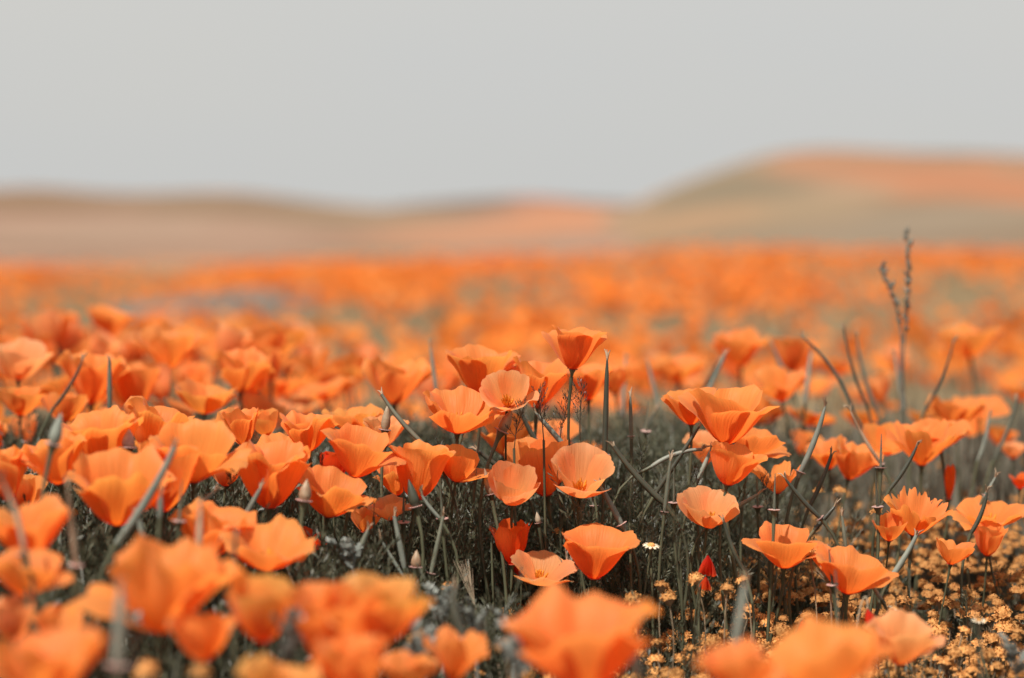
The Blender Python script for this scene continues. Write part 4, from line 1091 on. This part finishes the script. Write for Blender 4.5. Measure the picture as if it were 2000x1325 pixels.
for i, l in enumerate([
 (1062, 860, 760, 2.06, 'dark feathery leaf just left of the tallest poppy stem', True),
 (1132, 860, 752, 2.06, 'dark feathery leaf just right of the tallest poppy stem', True),
 (1004, 876, 786, 2.04, 'dark feathery leaf beside the leaning brown bud', True),
 (1092, 874, 768, 2.09, 'dark feathery leaf on the tallest poppy stem', True),
 (1254, 960, 868, 2.10, 'grey feathery leaf above the thick dark pod', False),
 (1230, 1020, 940, 2.03, 'dark broad feathery leaf under the thick dark pod', True),
 (1362, 990, 908, 2.05, 'dark feathery leaf left of the very pale poppy', True),
 (1330, 1110, 1010, 2.00, 'grey feathery leaf right of the cream daisy', False),
 (460, 1000, 890, 1.92, 'brownish feathery leaf left of the tall tulip shaped poppy', False),
 (630, 930, 866, 2.02, 'grey feathery leaf under the flat topped poppy', False),
 (730, 1010, 930, 1.96, 'grey feathery leaf left of the narrow tall poppy', False),
 (860, 930, 858, 2.08, 'dark feathery leaf left of the small cupped poppy', True),
 (1272, 1110, 1018, 1.99, 'dark feathery leaf behind the cream daisy', True),
 (960, 1060, 980, 2.04, 'dark feathery leaf under the round bowl shaped poppy', True),
 (905, 1010, 930, 2.05, 'dark feathery leaf under the small cupped poppy', True),
 (1500, 1010, 930, 2.12, 'dark feathery leaf behind the spiky poppy', True),
]):
    leaf_thing(*l, seed=i)

# silvery woolly leaves at the bottom
def silver(px, py, d, n, ln, label, seed, lean=0.6):
    rng = random.Random(seed + 4100)
    c = np.array(P(px, py, d)); foot = np.array([c[0], c[1], -0.004])
    root = thing('silvery_plant', label, 'plant', foot, 'silvery woolly plants')
    V, F = tube([(0, 0, 0), (0.001, 0, c[2] * 0.6), tuple(c - foot)], [0.0016, 0.0014, 0.001], 5); obj('stem', mesh_of('stem', V, F, M['silver']), root)
    for k in range(n):
        a = rng.uniform(0, 6.28); tl = rng.uniform(0.2, 1.0) * lean
        d0 = np.array([math.cos(a) * tl, math.sin(a) * tl, 0.55]); d0 /= np.linalg.norm(d0)
        parts = []
        l = ln * rng.uniform(0.7, 1.15)
        p0 = c - foot + np.array([0, 0, rng.uniform(-0.012, 0.002)])
        mid = [p0 + d0 * l * t + np.array([0, 0, -0.25 * l * t * t]) for t in np.linspace(0, 1, 8)]
        parts.append(tube(mid, np.linspace(0.001, 0.0005, 8), 4))
        side = np.cross(d0, [0, 0, 1]); side /= np.linalg.norm(side) + 1e-9
        for j in range(1, 8):
            for s in (-1, 1):
                dd = d0 * 0.6 + side * s + np.array([0, 0, rng.uniform(0.1, 0.6)])
                parts.append(lobe(mid[j], dd, l * 0.24 * (1.15 - 0.06 * j), 0.0030, rng))
        V, F = join(parts)
        obj('leaf', mesh_of('leaf', V, F, M['silver'], smooth=False), root)
for i, s in enumerate([
 (862, 1196, 1.80, 9, 0.030, 'silvery pinnate leaf rosette at the bottom left of centre'),
 (930, 1222, 1.74, 8, 0.026, 'silvery grey plant right of the curved grey green pod'),
 (1000, 1230, 1.76, 8, 0.026, 'silvery grey plant left of the large blurred bottom centre poppy'),
 (262, 1232, 1.50, 8, 0.030, 'blurred grey plant under the biggest lower left poppy'),
 (690, 1086, 1.88, 6, 0.026, 'grey leafy plant left of the dark centre foliage'),
 (560, 1262, 1.45, 7, 0.028, 'blurred grey plant at the bottom left of centre'),
 (1010, 1300, 1.55, 7, 0.028, 'blurred grey plant at the bottom edge, centre'),
 (820, 1270, 1.62, 7, 0.026, 'grey plant below the silvery rosette'),
 (1985, 1290, 1.75, 6, 0.022, 'pale grey plant in the bottom right corner'),
]):
    silver(*s, seed=i)

# ------------------------------------------------------------------ small ochre flowers (goldfields)
def gold_head_geo(rng, nu=14, nv=6, nr=12, nf=44):
    """Domed pompom of florets with short frayed rays."""
    V, F = [], []
    for i in range(nv):
        t = i / (nv - 1)
        a = t * math.pi * 0.5
        for j in range(nu):
            b = j / nu * 6.283
            r = math.cos(a) * 0.92 + 0.02; z = math.sin(a) * 0.74 - 0.08
            k = 1 + rng.uniform(-0.11, 0.11)
            V.append((r * k * math.cos(b), r * k * math.sin(b), z * k + rng.uniform(-0.05, 0.05)))
    for i in range(nv - 1):
        for j in range(nu):
            j2 = (j + 1) % nu
            F.append((i * nu + j, i * nu + j2, (i + 1) * nu + j2, (i + 1) * nu + j))
    parts = [(np.array(V) * 0.9, np.array(F))]
    for k in range(nr):
        if rng.random() < 0.2: continue
        b = k / nr * 6.283 + rng.uniform(-0.2, 0.2); w = rng.uniform(0.14, 0.22); l = rng.uniform(0.9, 1.2); z = rng.uniform(-0.3, 0.2)
        c, s = math.cos(b), math.sin(b)
        q = [(0.5, -w * 0.7, 0.05), (0.5, w * 0.7, 0.05), (l, w * 0.8, z), (l * 1.02, -w * 0.8, z - 0.05)]
        parts.append((np.array([(x * c - y * s, x * s + y * c, zz) for x, y, zz in q]), np.array([(0, 1, 2, 3)])))
    for k in range(nf):                       # single florets standing out of the dome
        a = math.asin(rng.uniform(0.0, 1.0)); b = rng.uniform(0, 6.283)
        n = np.array([math.cos(a) * math.cos(b), math.cos(a) * math.sin(b), math.sin(a)])
        p = n * np.array([0.76, 0.76, 0.6])
        parts.append(needle(p, n + np.array([rng.gauss(0, 0.3), rng.gauss(0, 0.3), rng.gauss(0, 0.3)]), rng.uniform(0.16, 0.32), rng.uniform(0.18, 0.28), rng))
    return join(parts)
def gold_stem_geo(rng):
    """Green cup under the head plus a thin stalk, head at height 1 (scaled apart)."""
    V, F = lathe([(0.10, -0.75), (0.3, -0.55), (0.62, -0.2), (0.72, 0.02)], 8)
    return V, F
GH = [gold_head_geo(random.Random(600 + k)) for k in range(6)]
GH_LOW = [gold_head_geo(random.Random(640 + k), 9, 4, 7, 14) for k in range(6)]
GH_ME = [mesh_of('flower_head', V, F, M['gold_head'], smooth=False) for V, F in GH]
CUP_V, CUP_F = gold_stem_geo(RNG)

def gold_positions():
    r = np.random.default_rng(77)
    n = 19000
    y = r.uniform(1.6, 3.5, n); x = r.uniform(-1, 1, n) * (0.212 * y + 0.06)
    gold = 1 / (1 + np.exp(-(x - xb(y)) / 0.03))
    keep = r.random(n) < np.maximum(gold * (0.55 + 0.75 * vnoise(x * 7, y * 7)) * np.interp(y, [2.4, 3.2], [1.0, 0.55]), 0.02 + 0.12 * (y < 1.85))
    x, y = x[keep], y[keep]
    pos = []
    cell = {}
    for a, b in zip(x, y):
        kx, ky = int(a // 0.0105), int(b // 0.015)
        if (kx, ky) in cell: continue
        cell[(kx, ky)] = 1
        pos.append((a, b, max(0.014, np.interp(b, [1.5, 1.85, 2.1, 2.4, 3.5], [0.022, 0.032, 0.062, 0.085, 0.085]) + r.normal(0, 0.011))))
    # a few that stand out in the photograph
    for px, py, d in [(872, 1146, 1.95), (1236, 1170, 1.95), (1292, 1146, 1.96), (1358, 1132, 1.97), (1448, 1134, 1.98), (1420, 1150, 1.96), (1580, 1082, 2.0), (1750, 1156, 1.92),
                      (1090, 1040, 2.1), (1305, 1170, 1.95), (1598, 960, 2.2), (1640, 960, 2.25), (1710, 1000, 2.1), (820, 1245, 1.65), (985, 1262, 1.62), (286, 1310, 1.45), (200, 1250, 1.5), (392, 1312, 1.42)]:
        p = P(px, py, d); pos.append((p.x, p.y, p.z))
    return pos

ORD = ['leftmost', 'second', 'third', 'fourth', 'fifth', 'sixth', 'seventh', 'eighth', 'ninth', 'tenth', 'eleventh', 'twelfth', 'thirteenth', 'fourteenth', 'fifteenth', 'sixteenth', 'seventeenth', 'eighteenth', 'nineteenth', 'twentieth', 'twenty first', 'twenty second', 'twenty third', 'twenty fourth', 'twenty fifth', 'twenty sixth', 'twenty seventh', 'twenty eighth', 'twenty ninth', 'thirtieth', 'thirty first', 'thirty second', 'thirty third', 'thirty fourth', 'thirty fifth', 'thirty sixth', 'thirty seventh', 'thirty eighth', 'thirty ninth', 'fortieth']
def nearest_mark(px, py, marks):
    best = min(marks, key=lambda m: (px - m[0]) ** 2 + (py - m[1]) ** 2)
    dx, dy = px - best[0], py - best[1]
    if abs(dx) > abs(dy):
        return best[2], 'right of' if dx > 0 else 'left of'
    return best[2], 'below' if dy > 0 else 'above'
def order_labels(items, marks, what):
    """items = [(px, py)]; returns one label each: what + side of landmark + order from the left."""
    bins = {}
    for k, (px, py) in enumerate(items):
        bins.setdefault(nearest_mark(px, py, marks), []).append(k)
    lab = [None] * len(items)
    for (name, side), ks in bins.items():
        ks.sort(key=lambda k: items[k][0])
        for n, k in enumerate(ks):
            if len(ks) == 1:
                lab[k] = f'{what} {side} the {name}'
            else:
                o = ORD[n] if n < len(ORD) else 'farthest right'
                lab[k] = f'{what} {side} the {name}, {o}' + ('' if n == 0 or n >= len(ORD) else ' from left')
    return lab

GOLD_MARKS = [(1272, 1066, 'cream daisy'), (1382, 1115, 'red crumpled poppy'), (1120, 1220, 'blurred bottom centre poppy'), (1531, 1075, 'poppy with spread sides'),
              (1660, 1115, 'poppy with flat right petals'), (1784, 1005, 'frilled poppy'), (1930, 1005, 'winged poppy'), (1862, 1080, 'folded triangular poppy'), (1765, 1250, 'pale bottom right poppy'),
              (1600, 1275, 'big blurred bottom right poppy'), (1430, 1300, 'blurred bottom poppy next to it'), (1694, 1208, 'bright red withered poppy'), (886, 1270, 'star like bottom poppy'), (1446, 1200, 'fuzzy pale stalk'),
              (1912, 1212, 'small pale daisy'), (1800, 870, 'star shaped poppy'), (1645, 900, 'two soft side by side poppies'), (1518, 930, 'spiky poppy'), (1985, 1290, 'pale grey corner plant'), (320, 1140, 'biggest lower left poppy'),
              (720, 1180, 'golden edged poppy'), (1978, 880, 'small pale right edge poppy'), (1385, 985, 'very pale peach bowl'), (1180, 1080, 'large poppy in dark foliage'), (1854, 945, 'thin red folded poppy'), (1748, 1190, 'edge on daisy')]
POPPY_MARKS = [(205, 640, 'highest far left poppy'), (40, 700, 'pale left edge poppy'), (315, 830, 'square topped left poppy'), (214, 750, 'upright grey stalk'), (465, 830, 'ruffled middle left poppy'),
               (595, 845, 'flat topped poppy'), (700, 820, 'soft middle left poppy'), (788, 820, 'bare slanting pod'), (846, 715, 'pale upright stalk'), (930, 730, 'wide cluster poppy'), (1128, 680, 'tallest poppy'),
               (1186, 790, 'dark upright pod'), (1231, 810, 'thin upright pod'), (1326, 720, 'blurred trumpet neighbour'), (1395, 740, 'pale slanting pod'), (1442, 685, 'blurred wide back poppy'), (1550, 690, 'blurred rounded poppy'),
               (1515, 750, 'pale petalled blurred poppy'), (1620, 730, 'long arching stalk'), (1668, 700, 'dark curved stalk'), (1765, 560, 'tall seed spikes'), (1830, 735, 'thin dark slanting pod'), (1895, 668, 'blurred broad right poppy'),
               (1862, 800, 'tilted right poppy'), (1930, 860, 'pale right edge stalk'), (330, 680, 'blurred broad band poppy'), (470, 730, 'blurred poppy behind the ruffled one'), (620, 690, 'grey green gap left of centre')]

def pix(x, y, z):
    dz = z - CAM_H
    dep = y * math.cos(PITCH) - dz * math.sin(PITCH); up = y * math.sin(PITCH) + dz * math.cos(PITCH)
    return 1000 + x / dep * FPX, 662.5 - up / dep * FPX, dep

def gold_flowers():
    rng = random.Random(31)
    pos = gold_positions()
    inside, outside = [], []
    for p in pos:
        px, py, d = pix(*p)
        (inside if (-10 < px < 2010 and 800 < py < 1330) else outside).append((d, p, px, py))
    inside.sort(key=lambda t: t[0])
    rest = [q for q in inside[300:]] + outside
    labs = order_labels([(q[2], q[3]) for q in inside[:300]], GOLD_MARKS, 'small ochre flower')
    for (d, (x, y, z), px, py), lab in zip(inside[:300], labs):
        foot = Vector((x + rng.uniform(-0.008, 0.008), y + rng.uniform(-0.008, 0.008), -0.004))
        root = thing('goldfields_flower', lab, 'wildflower', foot, 'small ochre flowers of the low patch')
        r = rng.uniform(0.0052, 0.0082) * (1.12 if d > 2.2 else 1.0)
        A = Vector((rng.uniform(-0.45, 0.45), rng.uniform(-0.5, 0.3), 1)).normalized()
        h = obj('flower_head', rng.choice(GH_ME), root)
        h.location = Vector((x, y, z)) - foot
        h.rotation_mode = 'QUATERNION'
        h.rotation_quaternion = Vector((0, 0, 1)).rotation_difference(A)
        h.scale = (r, r, r * rng.uniform(0.75, 1.15))
        R = align(A); off = np.array(Vector((x, y, z)) - foot)
        top = off - np.array(A) * r * 0.7
        V2, F2 = tube(bez(top, top - np.array(A) * z * 0.35, np.array([0, 0, z * 0.4]), [0, 0, 0], 6), 0.0006, 4)
        V, F = join([(CUP_V * r @ R.T + off, CUP_F), (V2, F2)])
        obj('stem', mesh_of('stem', V, F, M['gold_cup']), root)
    m = len(rest)
    P3 = np.array([q[1] for q in rest]); r = np.random.default_rng(8)
    V, F = tile(GH_LOW, r.integers(0, 6, m), P3, r.uniform(0, 6.28, m), r.uniform(0.0052, 0.0078, m), r.uniform(0, 0.5, m), r.uniform(0, 6.28, m))
    o = obj('goldfields_patch', mesh_of('goldfields_patch', V, F, M['gold_head'], smooth=False))
    tag(o, 'mass of small ochre flowers further back in the patch', 'wildflowers', kind='stuff')
gold_flowers()

# ------------------------------------------------------------------ scattered poppies: the nearer ones are things, the far ones a mass
def variant(seed, nu=13, nv=10):
    rng = random.Random(seed)
    st = rng.choice(['trumpet', 'fluted', 'loose', 'loose', 'cup', 'tulip', 'fluted', 'star'])
    ob, om, ot, kw = STYLES[st]; kw = dict(kw); kw['nu'] = nu; kw['nv'] = nv
    al = rng.choice([18, 26, 34, 40, 46, 56]) + rng.uniform(-4, 4); L = rng.uniform(0.038, 0.046)
    hh = 0.215
    A = Vector((rng.uniform(-0.6, 0.6), rng.uniform(-0.6, 0.6), 1)).normalized(); R = align(A)
    off = np.array([A.x * 0.03, A.y * 0.03, hh])
    ps = []
    yaw = rng.uniform(0, 6.28)
    for k in range(4):
        ex = rng.uniform(-10, 22)
        V, F, UV = petal_geo(L, al + ob + 0.3 * ex, al + om + 0.7 * ex, al + ot + 1.3 * ex, yaw + k * math.pi / 2, rng=rng, rin=1.0 if k % 2 else 0.93, **kw)
        ps.append((V @ R.T + off, F, UV))
    V, F = cone_geo(0.0042); rim = (V @ R.T + off, F)
    stem = stem_geo(off - np.array(A) * 0.006, A, (0, 0, 0), 0.0016, n=7, rng=rng)
    return ps, rim, stem
VAR = [variant(700 + k) for k in range(18)]
VAR_ME = [([mesh_of('petal', V, F, M['orange' if k % 5 else 'peach'], uv=UV) for V, F, UV in ps], mesh_of('receptacle', *rim, M['stem']), mesh_of('stem', *stem, M['stem'])) for k, (ps, rim, stem) in enumerate(VAR)]

GAPS = [(-1.63, 14.0, 0.55, 3.2, 0.97), (-0.42, 6.6, 0.42, 1.8, 0.85), (-0.45, 9.5, 0.5, 1.2, 0.8), (2.55, 14.5, 0.8, 6.0, 0.92), (1.05, 15.0, 0.4, 2.0, 0.8), (0.45, 8.4, 0.3, 0.9, 0.7), (1.45, 8.0, 0.25, 0.8, 0.7), (-2.6, 17, 0.6, 2.2, 0.7), (-1.2, 9.0, 0.3, 0.8, 0.7)]
def field_density(x, y):
    px = 1000 + x / y * FPX
    near = np.interp(px, [0, 600, 760, 1000, 1300, 2000], [180, 160, 80, 55, 40, 40])
    dens = np.where(y < 3.3, near, np.interp(px, [0, 500, 800, 1100, 1500, 2000], [120, 110, 90, 110, 125, 100]))
    dens = np.where((y >= 3.3) & (y < 5.5), dens * np.interp(y, [3.3, 4.2, 5.5], [0.55, 0.65, 1.0]), dens)
    clump = np.clip((vnoise(x * 1.3 + 9, y * 0.5) - 0.33) * 2.6, 0.05, 1) * np.clip(0.35 + 1.1 * vnoise(x * 0.5 + 2, y * 0.35 + 5), 0.3, 1)
    dens = dens * np.where(y < 3.3, 0.5 + 0.5 * clump, clump) * (1 - 0.9 * sstep(22, 36, y + 18 * vnoise(x * 0.5 + 11, y * 0.04) - 6))
    for gx, gy, rx, ry, s in GAPS:
        q = ((x - gx) / rx) ** 2 + ((y - gy) / ry) ** 2
        dens = dens * (1 - s * np.exp(-q ** 1.5))
    return dens

def scatter(y0, y1, peak, seed, margin=0.25):
    r = np.random.default_rng(seed)
    area = (y1 - y0) * 2 * (0.212 * y1 + margin)
    n = int(area * peak)
    y = r.uniform(y0, y1, n); x = r.uniform(-1, 1, n) * (0.212 * y1 + margin)
    k = (np.abs(x) < 0.212 * y + margin) & (r.random(n) < field_density(x, y) / peak)
    return x[k], y[k]

def field():
    rng = random.Random(99)
    x, y = scatter(2.3, 6.5, 190, 41)
    cand = []
    for a, b in zip(x, y):
        s = rng.uniform(0.78, 1.18) if b > 5 else rng.uniform(0.72, 1.02)
        if b < 3.4: s *= np.interp(b, [2.3, 3.4], [0.85, 1.0])
        if 2.6 < b < 4.5: s *= 1.0 + 0.22 * max(0.0, min(1.0, (700 - (1000 + a / b * FPX)) / 200))
        hz = 0.215 * s
        px, py, d = pix(a, b, hz + 0.02 + float(gz(a, b)))
        hid = False
        for (cx, cy, rr, dd) in CLAIMED:
            if d > dd - 0.05 and abs(px - cx) < rr * 0.75 and abs(py - cy) < rr * 0.75 and abs(d - dd) < 0.35:
                hid = True; break
        # the grey gap at right stays mostly stalks
        if not hid:
            cand.append((d, a, b, s, px, py))
    cand.sort()
    inview = [c for c in cand if -20 < c[4] < 2020]
    n_things = 300 - len(H)
    near = inview[:n_things]; ids = set(id(c) for c in near)
    rest = [c for c in cand if id(c) not in ids]
    labs = order_labels([(c[4], c[5]) for c in near], POPPY_MARKS, 'blurred orange poppy')
    for (d, a, b, s, px, py), lab in zip(near, labs):
        k = rng.randrange(len(VAR_ME))
        root = thing('poppy', lab, 'poppy', (a, b, -0.004 + float(gz(a, b))), 'blurred poppies behind the sharp ones')
        root.scale = (s, s, s); root.rotation_euler = (0, 0, rng.uniform(0, 6.28))
        for me in VAR_ME[k][0]:
            obj('petal', me, root)
        obj('receptacle', VAR_ME[k][1], root); obj('stem', VAR_ME[k][2], root)
    # the rest of the middle distance, joined
    lod, lods = [], []
    for k in range(10):
        ps, rim, stem = variant(800 + k, 6, 5)
        lod.append(join([(V, F) for V, F, _ in ps])); lods.append(tube([(0, 0, 0), stem[0][:7].mean(0) * np.array([0.7, 0.7, 0.6]), stem[0][:7].mean(0)], [0.0017, 0.0015, 0.0014], 4))
    r = np.random.default_rng(3)
    m = len(rest)
    A = np.array([(c[1], c[2], -0.004 + float(gz(c[1], c[2]))) for c in rest])
    w, yw, sc = r.integers(0, 10, m), r.uniform(0, 6.28, m), np.array([c[3] for c in rest])
    V, F = tile(lods, w, A, yw, sc)
    tag(obj('poppy_stems', mesh_of('poppy_stems', V, F, M['stem'])), 'green stems under the blurred mass of poppies', 'stems', kind='stuff')
    V, F = tile(lod, w, A, yw, sc)
    o = obj('poppy_field', mesh_of('poppy_field', V, F, M['far']))
    tag(o, 'blurred mass of orange poppies in the middle of the field', 'poppies', kind='stuff')
    # blooms going on beyond both sides of the view
    m = 260
    y = r.uniform(1.1, 6.0, m); x = (0.212 * y + 0.10 + r.uniform(0, 0.85, m)) * np.where(r.random(m) < 0.5, -1, 1)
    w, yw, sc, A = r.integers(0, 10, m), r.uniform(0, 6.28, m), r.uniform(0.75, 1.1, m), np.stack([x, y, gz(x, y) - 0.004], 1)
    V, F = tile(lods, w, A, yw, sc)
    tag(obj('poppy_stems', mesh_of('poppy_stems', V, F, M['stem'])), 'green stems of poppies beyond both sides of the view', 'stems', kind='stuff')
    V, F = tile(lod, w, A, yw, sc)
    o = obj('poppy_field', mesh_of('poppy_field', V, F, M['far']))
    tag(o, 'orange poppies growing on beyond both sides of the view', 'poppies', kind='stuff')
    # far
    for y0, y1, nu, nv, lab, sd in ((6.5, 14, 4, 3, 'blurred orange band of poppies in the far half of the field', 42), (14, 38, 3, 2, 'farthest blurred drifts of orange poppies below the hills', 43)):
        x, y = scatter(y0, y1, 125, sd, 0.8)
        m = len(x)
        lod2 = []
        for k in range(8):
            ps, rim, stem = variant(900 + k + sd, nu, nv)
            lod2.append(join([(V, F) for V, F, _ in ps]))
        keep = r.random(m) < np.interp(y, [12, 22, 36], [1.0, 0.85, 0.55]); x, y = x[keep], y[keep]; m = len(x)
        V, F = tile(lod2, r.integers(0, 8, m), np.stack([x, y, gz(x, y) + r.uniform(-0.05, 0.03, m)], 1), r.uniform(0, 6.28, m), r.uniform(0.8, 1.2, m))
        o = obj('poppy_field', mesh_of('poppy_field', V, F, M['far']))
        tag(o, lab, 'poppies', kind='stuff')
field()

# grey green growth between the blurred poppies
def mid_growth():
    r = np.random.default_rng(61)
    protos = []
    for k in range(8):
        rng = random.Random(1000 + k); parts = []
        for j in range(9):
            a = rng.uniform(0, 6.28); t = rng.uniform(0.05, 0.55); h = rng.uniform(0.5, 1.0)
            d = np.array([math.cos(a) * t, math.sin(a) * t, 1.0])
            b = np.array([rng.uniform(-0.25, 0.25), rng.uniform(-0.25, 0.25), 0])
            parts.append(needle(b, d, h, 0.09, rng))
        protos.append(join(parts))
    y = 3.3 * (36 / 3.3) ** (r.random(17000) ** 0.85); x = r.uniform(-1, 1, 17000) * (0.212 * y + 0.4)
    m = len(x)
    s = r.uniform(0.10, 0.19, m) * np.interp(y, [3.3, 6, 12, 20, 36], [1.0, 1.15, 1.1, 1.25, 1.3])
    V, F = tile(protos, r.integers(0, 8, m), np.stack([x, y, gz(x, y) - 0.004], 1), r.uniform(0, 6.28, m), s)
    y2 = r.uniform(2.45, 4.3, 7000); x2 = r.uniform(-1, 1, 7000) * (0.212 * y2 + 0.3); m2 = len(x2)
    V2, F2 = tile(protos, r.integers(0, 8, m2), np.stack([x2, y2, gz(x2, y2) - 0.004], 1), r.uniform(0, 6.28, m2), r.uniform(0.09, 0.17, m2) * np.interp(y2, [2.4, 3], [0.8, 1.0]))
    o = obj('back_growth', mesh_of('back_growth', V2, F2, M['sage_near'], smooth=False))
    tag(o, 'soft grey olive growth behind the sharp poppies', 'foliage', kind='stuff')
    # the growth goes on beyond both sides of the view
    y4 = r.uniform(0.9, 5.0, 5200); x4 = (0.212 * y4 + 0.06 + r.uniform(0, 0.9, 5200)) * np.where(r.random(5200) < 0.5, -1, 1); m4 = len(x4)
    V4, F4 = tile(protos, r.integers(0, 8, m4), np.stack([x4, y4, gz(x4, y4) - 0.004], 1), r.uniform(0, 6.28, m4), r.uniform(0.07, 0.14, m4))
    o = obj('side_growth', mesh_of('side_growth', V4, F4, M['leaf'], smooth=False))
    tag(o, 'dark growth going on beyond both sides of the view', 'foliage', kind='stuff')
    n3 = 1500; a3 = r.uniform(0, 6.28, n3); q3 = np.sqrt(r.random(n3))
    x3 = -1.63 + 0.5 * q3 * np.cos(a3); y3 = 14 + 2.9 * q3 * np.sin(a3)
    V3, F3 = tile(protos, r.integers(0, 8, n3), np.stack([x3, y3, gz(x3, y3) - 0.004], 1), r.uniform(0, 6.28, n3), r.uniform(0.14, 0.24, n3))
    o = obj('grey_growth', mesh_of('grey_growth', V3, F3, M['lavender'], smooth=False))
    tag(o, 'blurred pale grey patch of other plants in the far poppies at left', 'foliage', kind='stuff')
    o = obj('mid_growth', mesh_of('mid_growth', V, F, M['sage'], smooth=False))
    tag(o, 'blurred grey green growth between the far poppies', 'foliage', kind='stuff')
mid_growth()
